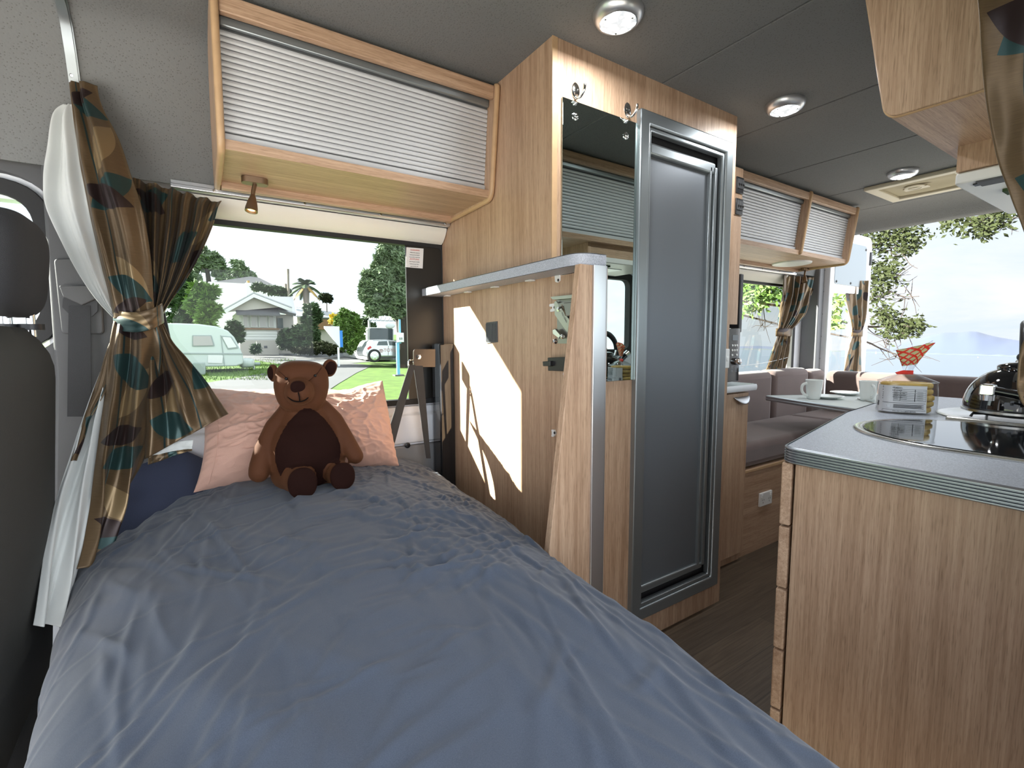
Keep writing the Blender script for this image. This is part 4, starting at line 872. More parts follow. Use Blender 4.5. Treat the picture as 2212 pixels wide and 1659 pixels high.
# pillow leaning on the window
BL, BR, TR, TL = on_y(418, 1064, 1.61), on_y(862, 1006, 1.64), on_y(826, 822, 1.83), on_y(428, 838, 1.83)
def pillow(side):
    def fn(u, v):
        # sides bow in slightly, corners stay pointed
        c = BL.lerp(BR, u).lerp(TL.lerp(TR, u), v); c.y -= (c.y - BL.lerp(BR, u).y) * (1 - v ** 1.6) * 0.9
        e = (4 * u * (1 - u)) ** 0.5 * (4 * v * (1 - v)) ** 0.5
        n = (BR - BL).cross(TL - BL).normalized()          # towards the camera
        bow = Vector((0, 0, 0)); k = (BR - BL).normalized(); up = (TL - BL).normalized()
        bow += up * (0.020 * (1 - 2 * v) * (4 * u * (1 - u)) - 0.02 * v * math.exp(-((u - 0.75) / 0.12) ** 2)) + k * (0.022 * (1 - 2 * u) * (4 * v * (1 - v)))
        th = (0.095 if side > 0 else 0.04) * (4 * u * (1 - u)) ** 0.5 * math.sin(PI * v ** 0.72) ** 0.75
        w = 0
        if side > 0:
            w = 0.008 * max(0, 1 - 2.2 * abs(noise.noise(Vector((u * 5 + v * 2, v * 7 - u * 3, 1.0))))) ** 2 * e + 0.009 * max(0, 1 - 2.4 * abs(noise.noise(Vector((u * 11 - v * 4, v * 8 + u * 6, 6.0))))) ** 3 * e + 0.006 * max(0, 1 - 2.4 * abs(noise.noise(Vector((u * 7 + v * 15, v * 9 - u * 5, 11.0))))) ** 3 * e
            w += 0.012 * noise.noise(Vector((u * 4, v * 3, 3.3))) * e
            ed = min(u, v, 1 - u, 1 - v); w += 0.006 * noise.noise(Vector((u * 22, v * 22, 2.0))) * math.exp(-ed / 0.06)
        return c + bow + n * (side * th + w)
    return fn
mb = MB(); mb.grid(pillow(1), 170, 110)
nb = len(mb.v); mb.grid(lambda u, v: pillow(-1)(1 - u, v), 40, 30)
pl = obj('pillow', mb, 'pink_cotton', smooth=180, loc=tuple(BL.lerp(BR, 0.5)))
tag(pl, 'dusty pink pillow leaning on the window behind the bear', 'pillow')
hem = MB().tube([tuple(pillow(1)(0.055, 0.03 + 0.94 * k / 30) + Vector((0, -0.001, 0))) for k in range(31)], 0.0012, 6)
obj('hem_seam', hem, 'pink_cotton', pl)

# ---------------------------------------------------------------- bear
BX, BY, BZ = 0.243, 1.470, 0.675
br = thing('teddy_bear', 'brown velvet teddy bear with dark belly sitting against the pillow', 'teddy bear', (BX, BY, BZ))
RB = Matrix.Rotation(math.radians(-9), 3, 'Z')
def bl(p): return RB @ Vector(p) + Vector((BX, BY, BZ))
def seg_chain(mb, pts, rs, steps=7, n=18):
    for (a, ra), (b, rb) in zip(list(zip(pts, rs))[:-1], list(zip(pts, rs))[1:]):
        for k in range(steps):
            t_ = k / steps; p = Vector(a).lerp(Vector(b), t_); r = lerp(ra, rb, t_); mb.ell(bl(p), (r, r, r), n, 10)
    p, r = pts[-1], rs[-1]; mb.ell(bl(p), (r, r, r), n, 10)
mb = MB()
mb.ell(bl((0.004, 0.020, 0.100)), (0.108, 0.088, 0.108), 32, 20, 0.9)
mb.ell(bl((0.002, 0.030, 0.165)), (0.080, 0.066, 0.085), 28, 18)
mb.ell(bl((0.000, 0.034, 0.215)), (0.050, 0.046, 0.050), 24, 14)
# head: boxy on top, narrower jaw
hd = MB(); hd.ell((0, 0, 0), (0.074, 0.064, 0.074), 44, 30, 0.62)
for i, v in enumerate(hd.v):
    k = 1.0 - 0.16 * max(0, -v.z / 0.074) - 0.02 * max(0, v.z / 0.074)
    q = Vector((v.x * k, v.y * (1 - 0.12 * max(0, v.z / 0.074)), v.z)); q = Matrix.Rotation(0.05, 3, 'Y') @ q
    hd.v[i] = bl(q + Vector((-0.006, 0.018, 0.294)))
mb.add(hd.v, hd.f)
mb.ell(bl((-0.013, -0.046, 0.284)), (0.038, 0.042, 0.037), 28, 18, 0.9)
seg_chain(mb, [(-0.052, 0.030, 0.222), (-0.085, 0.018, 0.180), (-0.110, 0.000, 0.125), (-0.122, -0.012, 0.078), (-0.125, -0.018, 0.060)], [0.022, 0.024, 0.0255, 0.028, 0.028])
seg_chain(mb, [(0.052, 0.030, 0.226), (0.082, 0.014, 0.190), (0.105, -0.010, 0.140), (0.124, -0.024, 0.098), (0.132, -0.030, 0.082)], [0.022, 0.023, 0.024, 0.0245, 0.024])
seg_chain(mb, [(-0.055, 0.01, 0.040), (-0.030, -0.055, 0.040), (-0.018, -0.088, 0.042)], [0.045, 0.040, 0.040], 6)
seg_chain(mb, [(0.060, 0.01, 0.042), (0.080, -0.040, 0.042), (0.086, -0.072, 0.043)], [0.042, 0.036, 0.036], 6)
body = obj('body', mb, 'bear_fur', br)
md = body.modifiers.new('r', 'REMESH'); md.mode = 'VOXEL'; md.voxel_size = 0.0042
md = body.modifiers.new('s', 'SMOOTH'); md.iterations = 9; md.factor = 0.6
dg = bpy.context.evaluated_depsgraph_get(); dg.update()
me = bpy.data.meshes.new_from_object(body.evaluated_get(dg)); body.modifiers.clear(); me.name = 'body'; old = body.data; body.data = me; bpy.data.meshes.remove(old)
for p in me.polygons: p.use_smooth = True
RBi = RB.inverted()
def patch(name, test, off, mat):
    vs, nm = [v.co.copy() for v in me.vertices], [v.normal.copy() for v in me.vertices]
    keep = [p for p in me.polygons if test(RBi @ p.center, RBi @ p.normal)]
    ids = sorted({i for p in keep for i in p.vertices}); mp_ = {i: k for k, i in enumerate(ids)}
    m = MB(); o0 = wloc(br); m.v = [vs[i] + nm[i] * off + o0 for i in ids]; m.f = [tuple(mp_[i] for i in p.vertices) for p in keep]
    o = obj(name, m, mat, br, smooth=180); md = o.modifiers.new('s', 'SMOOTH'); md.iterations = 3; md.factor = 0.5
    md = o.modifiers.new('t', 'SOLIDIFY'); md.thickness = 0.0025; md.offset = -1
    return o
def egg(p):
    x = (p.x - 0.004) / (0.086 * (1.0 if p.z < 0.11 else max(0.05, 1 - 0.42 * ((p.z - 0.11) / 0.125) ** 1.6))); z = (p.z - 0.108) / (0.128 if p.z > 0.108 else 0.11)
    return x * x + z * z < 1
patch('belly_panel', lambda p, n: n.y < 0.05 and p.y < 0.03 and p.y > -0.085 and egg(p) and not (p.z < 0.075 and (p - Vector((-0.024, -0.07, 0.042))).length < 0.046) and not (p.z < 0.075 and (p - Vector((0.082, -0.055, 0.042))).length < 0.043), 0.0012, 'bear_dark')
def sole(c, d, rx, rz, ry=0.013):
    d = Vector(d).normalized(); q = Vector((0, -1, 0)).rotation_difference(d).to_matrix()
    return MB().ell(bl(c), (rx, ry, rz), 32, 18, 0.9, RB @ q)
obj('foot_sole', sole((-0.015, -0.118, 0.043), (0.0, -1, 0.12), 0.037, 0.042), 'bear_dark', br, smooth=180)
obj('foot_sole', sole((0.089, -0.098, 0.044), (0.10, -1, 0.15), 0.034, 0.038), 'bear_dark', br, smooth=180)
def ear(c, rot, rx, rz):
    e = obj('ear', MB().ell(bl(c), (rx, 0.010, rz), 26, 16, 0.85, RB @ rot), 'bear_fur', br, smooth=180)
    obj('inner_ear', MB().ell(bl(Vector(c) + rot @ Vector((0, -0.006, 0))), (rx * 0.78, 0.0075, rz * 0.78), 24, 14, 0.9, RB @ rot), 'bear_dark', e, smooth=180)
ear((-0.079, 0.028, 0.334), Matrix.Rotation(math.radians(-62), 3, 'Z'), 0.020, 0.025)
ear((0.072, 0.020, 0.345), Matrix.Rotation(math.radians(25), 3, 'Z') @ Matrix.Rotation(math.radians(25), 3, 'Y'), 0.022, 0.026)
obj('nose', MB().ell(bl((-0.016, -0.080, 0.301)), (0.0190, 0.011, 0.0165), 24, 16, 0.85), 'bear_dark', br, smooth=180)
pts = [(-0.042, -0.068, 0.274), (-0.030, -0.082, 0.264), (-0.013, -0.0868, 0.261), (0.004, -0.081, 0.266), (0.016, -0.066, 0.281)]
mo = obj('mouth', MB().tube([bl(Vector(cat(pts, k / 20)) + Vector((0, -0.0012, 0))) for k in range(21)], 0.0016, 6), 'thread', br)
obj('philtrum', MB().tube([bl((-0.0155, -0.0893, 0.287)), bl((-0.0135, -0.0905, 0.275)), bl((-0.013, -0.0885, 0.262))], 0.0016, 6), 'thread', mo)
for c in ((-0.044, -0.048, 0.322), (0.030, -0.049, 0.328)): obj('eye', MB().ell(bl(c), (0.0042, 0.0042, 0.0042), 14, 10), 'bead', br, smooth=180)
for pts in ([(-0.062, -0.036, 0.343), (-0.045, -0.049, 0.326), (-0.033, -0.056, 0.308)], [(0.048, -0.036, 0.350), (0.033, -0.049, 0.331), (0.012, -0.056, 0.314)]):
    obj('seam', MB().tube([bl(cat(pts, k / 10)) for k in range(11)], 0.0006, 6), 'bear_dark', br)

# ---------------------------------------------------------------- rear seat belt by the panel
t = thing('belt_post', 'black steel belt post standing against the oak panel', 'post', (0.83, 1.78, 0.4))
obj('post', MB().box(0.803, 0.870, 1.762, 1.838, 0.38, 1.088), 'black_gloss', t, bevel=0.006)
bp_ = [on_y(*q, 1.755) for q in ((893, 754), (940, 754), (940, 793), (893, 793))]
b = obj('bracket', MB().prism(rpoly([(p.x, p.z) for p in bp_], [0.012, 0.002, 0.002, 0.012]), 'y', 1.752, 1.760), 'bracket_bronze', t, bevel=0.001)
p = on_y(904, 771, 1.752); obj('bolt', MB().lathe([(0.011, 0), (0.010, 0.005), (0, 0.006)], p, (0, -1, 0), 6), 'chrome', b, smooth=0)
p = on_y(888, 786, 1.757); obj('belt_loop', MB().tube([p + Vector((0.012 * math.cos(2 * PI * k / 16), 0, 0.016 * math.sin(2 * PI * k / 16))) for k in range(17)], 0.003, 8), 'chrome', b)
t = thing('passenger_belt', 'black lap belt forking down from the bronze bracket to the bed', 'seat belt', tuple(on_y(900, 800, 1.75)))
def strap(a0, a1, b0, b1, ya, yb):
    P = [on_y(*a0, ya), on_y(*a1, ya), on_y(*b1, yb), on_y(*b0, yb)]; n = Vector((0, 0.0016, 0))
    return MB().hexa([P[3] - n, P[2] - n, P[2] + n, P[3] + n, P[0] - n, P[1] - n, P[1] + n, P[0] + n])
obj('strap', strap((884, 788), (897, 788), (829, 962), (848, 974), 1.748, 1.70), 'webbing', t)
obj('strap', strap((893, 790), (913, 790), (921, 990), (930, 990), 1.752, 1.76), 'webbing', t)
# warning sticker on the dark panel
t = thing('warning_sticker', 'white warning sticker with red headings on the dark window panel', 'sticker', tuple(on_y(896, 556, 1.866)))
q = [on_y(*s, 1.8665) for s in ((878, 534), (915, 537), (913, 580), (876, 577))]
obj('sticker_sheet', MB().hexa([q[3], q[2], q[2] + Vector((0, .0008, 0)), q[3] + Vector((0, .0008, 0)), q[0], q[1], q[1] + Vector((0, .0008, 0)), q[0] + Vector((0, .0008, 0))]), 'sticker_white', t, smooth=0)
ex, ez = (q[1] - q[0]), (q[3] - q[0])
lines = [('WARNING', 'ink_red', 0.0115), ('When the vehicle is', 'ink', 0.0072), ('moving all passengers', 'ink', 0.0068), ('must wear a seat belt', 'ink', 0.0072), ('ACHTUNG', 'ink_red', 0.0115), ('Alle Fahrgaste mussen', 'ink', 0.0068), ('wahrend der Fahrt', 'ink', 0.0072), ('angeschnallt sein', 'ink', 0.0072)]
for i, (s, mname, sz) in enumerate(lines):
    o = q[0] + ex * 0.5 + ez * (0.15 + 0.115 * i) + Vector((0, -0.0006, 0))
    text('lettering', s, mname, t, o, ex, -ez, sz * 0.72, 'CENTER')

# ---------------------------------------------------------------- curtains
def curtain_sheet(rows, nf, amp, nu=90, nv=70, ph=0.0, wid=0.45, lead=0.0, v0=0.0, sharp=0.0, back=0.0):
    """rows from top to bottom: (left point, right point, fold amplitude factor)"""
    flat = [tuple(a) + tuple(b) + (k,) for a, b, k in rows]
    hts = [0.0]
    for i in range(1, len(rows)): hts.append(hts[-1] + (Vector(rows[i][0]).lerp(Vector(rows[i][1]), .5) - Vector(rows[i - 1][0]).lerp(Vector(rows[i - 1][1]), .5)).length)
    def fn(u, v):
        r = cat(flat, v); a, b, k = Vector(r[:3]), Vector(r[3:6]), r[6]
        p = a.lerp(b, u); d = (b - a); n = Vector((d.y, -d.x, 0))
        n = n.normalized() if n.length > 1e-6 else Vector((0, -1, 0))
        if n.y > 0: n = -n
        x = 2 * PI * nf * u + ph + 0.8 * noise.noise(Vector((u * 3, v * 2, ph)))
        s = math.sin(x); s = math.copysign(abs(s) ** (1 - sharp), s)
        w = amp * k * (s + 0.35 * math.sin(2.3 * x + 1.1 + v * 2)) + 0.004 * noise.noise(Vector((u * 9, v * 7, ph + 2)))
        return p + n * (w + lead * math.sin(PI * u) * k - back)
    hl = hts[-1]
    def uvf(u, v): return (u * wid, v0 + (1 - v) * hl)
    return MB().grid(fn, nu, nv, uvf)
def rw(l, r, yl, yr, k): return (on_y(*l, yl), on_y(*r, yr), k)
t = thing('cab_curtain', 'bronze leaf-print curtain with white lining tied back beside the driver seat', 'curtain', tuple(on_y(290, 690, 1.66)))
up = [rw((154, 181), (208, 184), 1.735, 1.70, .5), rw((160, 225), (217, 228), 1.725, 1.69, .6), rw((168, 300), (252, 296), 1.70, 1.665, .8), rw((182, 380), (280, 376), 1.68, 1.645, 1), rw((198, 470), (308, 462), 1.66, 1.635, 1), rw((218, 560), (324, 556), 1.645, 1.625, .9), rw((238, 640), (330, 640), 1.64, 1.62, .7), rw((247, 688), (334, 686), 1.64, 1.62, .5)]
obj('front_cloth', curtain_sheet(up, 1.6, 0.013, 90, 90, 0.6, 0.15, 0.03), 'leaf_satin', t, smooth=180, solid=0.0015)
lo = [rw((248, 694), (336, 694), 1.64, 1.62, .5), rw((238, 760), (348, 762), 1.63, 1.615, .8), rw((228, 850), (338, 855), 1.60, 1.60, 1), rw((216, 930), (328, 935), 1.56, 1.57, 1), rw((204, 1000), (310, 1005), 1.52, 1.55, 1), rw((190, 1080), (268, 1075), 1.47, 1.53, 1), rw((176, 1150), (228, 1150), 1.42, 1.50, .9), rw((160, 1230), (200, 1230), 1.36, 1.46, .8)]
obj('front_cloth', curtain_sheet(lo, 1.7, 0.018, 90, 90, 0.6, 0.17, 0.03, 1.7), 'leaf_satin', t, smooth=180, solid=0.0015)
ln = [rw((140, 226), (162, 226), 1.745, 1.725, .3), rw((118, 250), (170, 250), 1.74, 1.71, .6), rw((108, 320), (186, 320), 1.72, 1.69, .9), rw((100, 390), (200, 390), 1.70, 1.67, 1), rw((106, 450), (212, 450), 1.69, 1.66, 1), rw((140, 530), (226, 530), 1.67, 1.65, .9), rw((178, 600), (240, 600), 1.66, 1.645, .8), rw((212, 650), (250, 650), 1.65, 1.645, .6), rw((244, 684), (262, 684), 1.645, 1.64, .3)]
obj('lining', curtain_sheet(ln, 1.6, 0.012, 60, 70, 2.2, 0.3, 0.0, back=0.0), 'lining', t, smooth=180, solid=0.0012)
l2 = [rw((243, 730), (256, 730), 1.65, 1.645, .3), rw((222, 800), (246, 800), 1.635, 1.625, .6), rw((188, 890), (236, 890), 1.60, 1.585, 1), rw((160, 970), (222, 970), 1.55, 1.54, 1), rw((128, 1060), (208, 1060), 1.48, 1.48, 1), rw((100, 1160), (190, 1160), 1.39, 1.41, 1), rw((82, 1260), (166, 1260), 1.31, 1.34, 1), rw((70, 1350), (140, 1350), 1.24, 1.27, .9)]
obj('lining', curtain_sheet(l2, 1.7, 0.018, 60, 80, 0.4, 0.3), 'lining', t, smooth=180, solid=0.0012)
l3 = [rw((247, 716), (256, 716), 1.635, 1.63, .3), rw((228, 770), (246, 770), 1.625, 1.615, .5), rw((205, 840), (229, 840), 1.605, 1.59, .5), rw((183, 900), (198, 900), 1.575, 1.57, .5), rw((170, 950), (182, 950), 1.55, 1.545, .4), rw((154, 995), (166, 995), 1.52, 1.515, .4)]
obj('side_hem', curtain_sheet(l3, 1.0, 0.005, 16, 50, 0.4, 0.06), 'leaf_satin', t, smooth=180, solid=0.002)
pts = [on_y(*q, y) for q, y in (((246, 692), 1.645), ((262, 694), 1.615), ((295, 696), 1.592), ((325, 690), 1.59), ((346, 680), 1.61), ((352, 676), 1.64))]
mb = MB(); mb.grid(lambda u, v: Vector(cat([tuple(p) for p in pts], u)) + Vector((0, 0.004 * math.sin(3 * PI * v), -0.026 + 0.052 * v)), 40, 6, lambda u, v: (0.02 + 0.2 * u, 0.1 + 0.06 * v))
obj('tie_band', mb, 'leaf_satin', t, smooth=180, solid=0.003)
t2 = thing('window_curtain', 'gathered bronze leaf-print curtain drawn left over the window by the bear', 'curtain', tuple(on_y(330, 690, 1.70)))
wc = [rw((288, 386), (478, 438), 1.765, 1.765, .9), rw((290, 410), (470, 452), 1.755, 1.755, 1.0), rw((296, 470), (458, 492), 1.74, 1.745, 1.2), rw((304, 540), (432, 552), 1.715, 1.72, 1.2), rw((314, 600), (398, 612), 1.69, 1.695, 1.0), rw((322, 640), (372, 648), 1.675, 1.675, .8), rw((326, 676), (352, 680), 1.66, 1.655, .5)]
obj('gathered_cloth', curtain_sheet(wc, 5.2, 0.018, 150, 70, 0.3, 0.38, 0.0), 'leaf_satin', t2, smooth=180, solid=0.0015)
fl_ = [rw((318, 700), (350, 692), 1.645, 1.645, .4), rw((322, 740), (372, 736), 1.635, 1.63, .7), rw((320, 800), (406, 776), 1.62, 1.60, 1), rw((318, 860), (446, 822), 1.60, 1.57, 1), rw((318, 920), (474, 862), 1.58, 1.545, 1), rw((316, 990), (495, 893), 1.57, 1.525, .9)]
def flare(rows):
    mb = curtain_sheet(rows, 1.9, 0.020, 90, 60, 0.9, 0.25, 0.0, 0.9)
    return mb
obj('lower_cloth', flare(fl_), 'leaf_satin', t2, smooth=180, solid=0.0015)
hm = [rw((318, 960), (418, 950), 1.60, 1.585, .6), rw((318, 985), (416, 968), 1.60, 1.585, .6)]
obj('hem_lining', curtain_sheet(hm, 1.2, 0.008, 30, 10, 0.2), 'lining', t2, smooth=180, solid=0.0012)
obj('hem_back', curtain_sheet([rw((320, 972), (416, 962), 1.606, 1.592, .6), rw((320, 1004), (416, 972), 1.606, 1.592, .6)], 1.2, 0.008, 30, 10, 0.2), 'leaf_satin', t2, smooth=180, solid=0.0012)
# ceiling track of the cab curtain
t = thing('curtain_track', 'slim alu curtain track running over the ceiling behind the cab', 'curtain track', (-0.24, 1.6, 1.9))
tp_ = [(-0.243, y, z - 0.004) for y, z in [(0.45, H), (0.9, H), (1.3, H), (1.44, H), (1.61, 1.951), (1.665, 1.942), (1.70, 1.91), (1.73, 1.85), (1.752, 1.785)]]
def extr(pts, prof2):      # profile (dx, inward) along a path lying in a y-z plane
    mb = MB(); n = len(pts); m = len(prof2)
    for i in range(n):
        a = Vector(pts[max(i - 1, 0)]); b = Vector(pts[min(i + 1, n - 1)]); d = (b - a).normalized(); nn = Vector((0, d.z, -d.y))
        for dx, q in prof2: mb.v.append(Vector(pts[i]) + Vector((dx, 0, 0)) + nn * q)
    mb.f = [(i * m + k, i * m + (k + 1) % m, (i + 1) * m + (k + 1) % m, (i + 1) * m + k) for i in range(n - 1) for k in range(m)] + [tuple(range(m))[::-1], tuple(range((n - 1) * m, n * m))]
    return mb
obj('rail', extr(tp_, [(-0.012, -0.002), (0.012, -0.002), (0.012, 0.003), (0.009, 0.003), (0.009, 0.009), (0.002, 0.009), (0.002, 0.005), (-0.004, 0.005), (-0.004, 0.003), (-0.012, 0.003)]), 'alu_door', t, smooth=40)
p = on_y(155, 163, 1.742); obj('screw', MB().lathe([(0.005, 0), (0.005, 0.001), (0.003, 0.003)], p, (0, -0.9, -0.4), 10), 'chrome', t)
# curtain by the sliding door, close to the camera
t = thing('door_curtain', 'dark leaf-print curtain hanging close to the camera at the right edge', 'curtain', (0.9, 0.2, 1.3))
def rx(l, x, w, k): a = on_x(*l, x); return (a, a + Vector((w * 0.55, -w, 0)), k)
dc = [rx((2104, -60), 0.86, 0.22, .6), rx((2108, 0), 0.86, 0.22, .8), rx((2117, 120), 0.855, 0.20, 1), rx((2126, 220), 0.85, 0.18, 1), rx((2148, 330), 0.84, 0.15, 1), rx((2178, 420), 0.83, 0.11, .8), rx((2206, 490), 0.825, 0.08, .5), rx((2240, 590), 0.82, 0.05, .3)]
obj('front_cloth', curtain_sheet(dc, 1.5, 0.010, 80, 90, 0.2, 0.30), 'leaf_satin', t, smooth=180, solid=0.0015)
d2 = [rx((2240, 640), 0.82, 0.05, .3), rx((2214, 720), 0.82, 0.09, .6), rx((2198, 770), 0.82, 0.11, .8), rx((2194, 830), 0.82, 0.12, .9), rx((2200, 862), 0.82, 0.12, .9), rx((2213, 880), 0.82, 0.11, .8)]
obj('lower_cloth', curtain_sheet(d2, 2.0, 0.010, 60, 40, 0.2, 0.34), 'leaf_satin', t, smooth=180, solid=0.0015)
# rear curtains
def rear_curtain(label, rows_u, rows_l, tie, nf=5):
    t = thing('dinette_curtain', label, 'curtain', tuple(tie[0]))
    obj('gathered_cloth', curtain_sheet(rows_u, nf, 0.018, 90, 50, 0.5, 0.7), 'leaf_satin', t, smooth=180, solid=0.002)
    obj('lower_cloth', curtain_sheet(rows_l, nf * .6, 0.018, 60, 40, 0.5, 0.5), 'leaf_satin', t, smooth=180, solid=0.002)
    mb = MB(); mb.grid(lambda u, v: Vector(tie[0]).lerp(Vector(tie[1]), u) + Vector((0, -0.03 * math.sin(PI * u), 0.055 * (v - .5))), 14, 3, lambda u, v: (0.2 * u, 0.05 * v))
    obj('tie_band', mb, 'leaf_satin', t, smooth=180, solid=0.004)
rear_curtain('leaf-print curtain tied back at the dinette window', [rw((1690, 594), (1764, 600), 1.81, 1.81, .8), rw((1688, 640), (1752, 640), 1.80, 1.80, 1), rw((1682, 680), (1738, 680), 1.79, 1.79, 1), rw((1678, 715), (1708, 715), 1.78, 1.78, .5)],
             [rw((1678, 722), (1706, 722), 1.78, 1.78, .5), rw((1666, 760), (1702, 760), 1.785, 1.785, .9), rw((1652, 800), (1694, 800), 1.79, 1.79, 1)], (on_y(1676, 718, 1.765), on_y(1710, 718, 1.765)))
def rwx(l, r, xl, xr, k): return (on_x(*l, xl), on_x(*r, xr), k)
rear_curtain('leaf-print curtain tied on the window of the open rear door', [rwx((1822, 608), (1874, 606), 4.44, 4.72, .6), rwx((1826, 650), (1872, 650), 4.44, 4.72, .8), rwx((1836, 690), (1868, 690), 4.47, 4.68, .8), rwx((1840, 716), (1862, 716), 4.5, 4.64, .4)],
             [rwx((1840, 724), (1862, 724), 4.5, 4.64, .4), rwx((1830, 760), (1864, 760), 4.48, 4.68, .8), rwx((1820, 806), (1866, 806), 4.44, 4.70, .9)], (on_x(1839, 720, 4.5), on_x(1863, 720, 4.62)), 3)

# ---------------------------------------------------------------- kettle
KX, KY, KZ = 1.862, 0.312, 0.8965
t = thing('kettle', 'shiny black dome kettle with upright handle on the pan grate', 'kettle', (KX, KY, KZ))
kr = 0.116
pr = [(0, 0.0), (kr * 0.93, 0.0), (kr * 0.98, 0.004), (kr, 0.012)] + [(kr * math.cos(a) ** 0.85, 0.014 + 0.112 * math.sin(a)) for a in [k * (PI / 2) / 16 for k in range(13)]]
pr += [(0.052, 0.1245), (0.050, 0.127), (0, 0.127)]
obj('pot', MB().lathe(pr, (KX, KY, KZ), (0, 0, 1), 64), 'enamel', t, smooth=60)
obj('base_ring', MB().lathe([(kr * 0.95, 0.0), (kr * 1.02, 0.003), (kr * 1.02, 0.009), (kr * 0.97, 0.012)], (KX, KY, KZ), (0, 0, 1), 64), 'steel', t, smooth=60)
lid = obj('lid', MB().lathe([(0.0, 0.126), (0.052, 0.126), (0.050, 0.130), (0.030, 0.137), (0, 0.139)], (KX, KY, KZ), (0, 0, 1), 48), 'enamel', t, smooth=60)
obj('lid_knob', MB().ell((KX, KY, KZ + 0.152), (0.016, 0.016, 0.014)), 'black_plastic', lid, smooth=180)
# arched handle in the plane through the spout (towards the near wall), seen end-on
hd_ = Vector((-0.985, -0.17, 0)).normalized()
def kp(a, z, side=0.0): return Vector((KX, KY, KZ + z)) + hd_ * a + Vector((-hd_.y, hd_.x, 0)) * side
sp_ = [(-0.072, 0.118), (-0.078, 0.150), (-0.068, 0.195), (-0.030, 0.232), (0.015, 0.238), (0.055, 0.215), (0.073, 0.165), (0.074, 0.118)]
hp = [kp(*cat(sp_, k / 30)) for k in range(31)]
obj('handle', MB().tube(hp[4:27], [0.011 + 0.004 * math.sin(PI * k / 22) for k in range(23)], 14), 'black_plastic', t, smooth=60)
for a in (hp[:6], hp[25:]): obj('handle_strap', MB().tube(a, 0.007, 8, flat=0.5), 'chrome', t, smooth=60)
s0, s1 = kp(-0.085, 0.075), kp(-0.150, 0.122)
s = obj('spout', MB().tube([s0, s0.lerp(s1, .5), s1], [0.024, 0.018, 0.015], 18), 'enamel', t, smooth=60)
obj('whistle_cap', MB().tube([s0.lerp(s1, 0.86), s0.lerp(s1, 1.18)], [0.0175, 0.0185], 18), 'chrome', s, smooth=40)
# fold-down tap whose chrome nozzle shows in front of the kettle
t = thing('kitchen_tap', 'black swivel tap with square chrome nozzle in front of the kettle', 'tap', (1.60, 0.10, 0.88))
n0, n1 = on_x(2137, 842, 1.60), on_x(2222, 862, 1.60)
e1 = n1 + (n1 - n0) * 0.4
obj('tap_arm', MB().tube([n0, n0.lerp(e1, .5) + Vector((0, 0, .003)), e1, Vector((e1.x, e1.y - 0.012, e1.z - 0.02)), Vector((e1.x, e1.y - 0.015, 0.884))], 0.0105, 16), 'enamel', t, smooth=60)
obj('tap_base', MB().lathe([(0.02, 0), (0.02, 0.008), (0.012, 0.014), (0, 0.014)], (e1.x, e1.y - 0.015, 0.88), (0, 0, 1), 24), 'chrome', t, smooth=40)
nz_ = obj('nozzle', MB().prism(dedup(rpoly([(n0.y - 0.012, n0.z - 0.014), (n0.y + 0.017, n0.z - 0.014), (n0.y + 0.015, n0.z + 0.014), (n0.y - 0.012, n0.z + 0.013)], 0.006)), 'x', n0.x - 0.013, n0.x + 0.013), 'chrome', t, bevel=0.003)
obj('aerator', MB().lathe([(0.013, -0.022), (0.0135, -0.008), (0, -0.008)], (n0.x, n0.y + 0.002, n0.z - 0.004), (0, 0, 1), 24), 'chrome', nz_, smooth=40)
# ---------------------------------------------------------------- crumpets in a bag
L0, L1 = on_z(1893, 892, 0.88), on_z(2018, 908, 0.88)
cdir = (L1 - L0); cw = cdir.length; cdir = cdir.normalized(); cnor = Vector((cdir.y, -cdir.x, 0)); cnor = cnor if cnor.x < 0 else -cnor
cc = on_z(1955, 890, 0.88); cnor = Vector((-cc.x, -cc.y, 0)).normalized(); cnor = Matrix.Rotation(math.radians(12), 3, 'Z') @ cnor; cdir = Vector((0, 0, 1)).cross(cnor); cw = 0.142
t = thing('crumpet_bag', 'clear bag of crumpets with red check neck on the worktop', 'bag', (cc.x, cc.y, 0.88))
hgt = 0.090
for k in range(5):
    rr = cw * 0.365; z = 0.883 + k * 0.0175
    cm = obj('crumpet', MB().lathe([(0, 0), (rr * 0.93, 0), (rr, 0.004), (rr, 0.013), (rr * 0.93, 0.0165), (0, 0.0165)], cc + Vector((0.003 * math.sin(k * 2.1), 0.003 * math.cos(k * 1.7), z - 0.0)) - Vector((0, 0, cc.z)), (0, 0, 1), 40), 'crumpet', None, loc=(cc.x, cc.y, z), smooth=50)
    for v in cm.data.vertices:
        q_ = v.co; v.co += cdir * (q_.dot(cdir) * 0.20)
    tag(cm, ('lowest', 'second lowest', 'middle', 'second topmost', 'topmost')[k] + ' golden crumpet of the stack inside the clear bag', 'crumpet', 'crumpets in the clear bag')
neckz = hgt + 0.028
def bag(u, v):
    a = 2 * PI * u; ca, sa = math.cos(a), math.sin(a)
    z = neckz * v
    sq = lambda q: math.copysign(abs(q) ** 0.55, q)
    if z < hgt: k = 1.0 - 0.03 * (z / hgt)
    else: q = (z - hgt) / (neckz - hgt); k = 0.97 * (1 - q) ** 0.85 + 0.06
    w = 1 + 0.02 * noise.noise(Vector((ca * 3, sa * 3, z * 40))) + (0.06 * noise.noise(Vector((ca * 7, sa * 7, 1.5))) if z > hgt else 0)
    return Vector((cc.x, cc.y, 0.8815)) + cdir * (cw * 0.49 * k * w * sq(ca)) + cnor * (cw * 0.40 * k * w * sq(sa)) + Vector((0, 0, z))
obj('bag_film', MB().grid(bag, 72, 40), 'film', t, smooth=180)
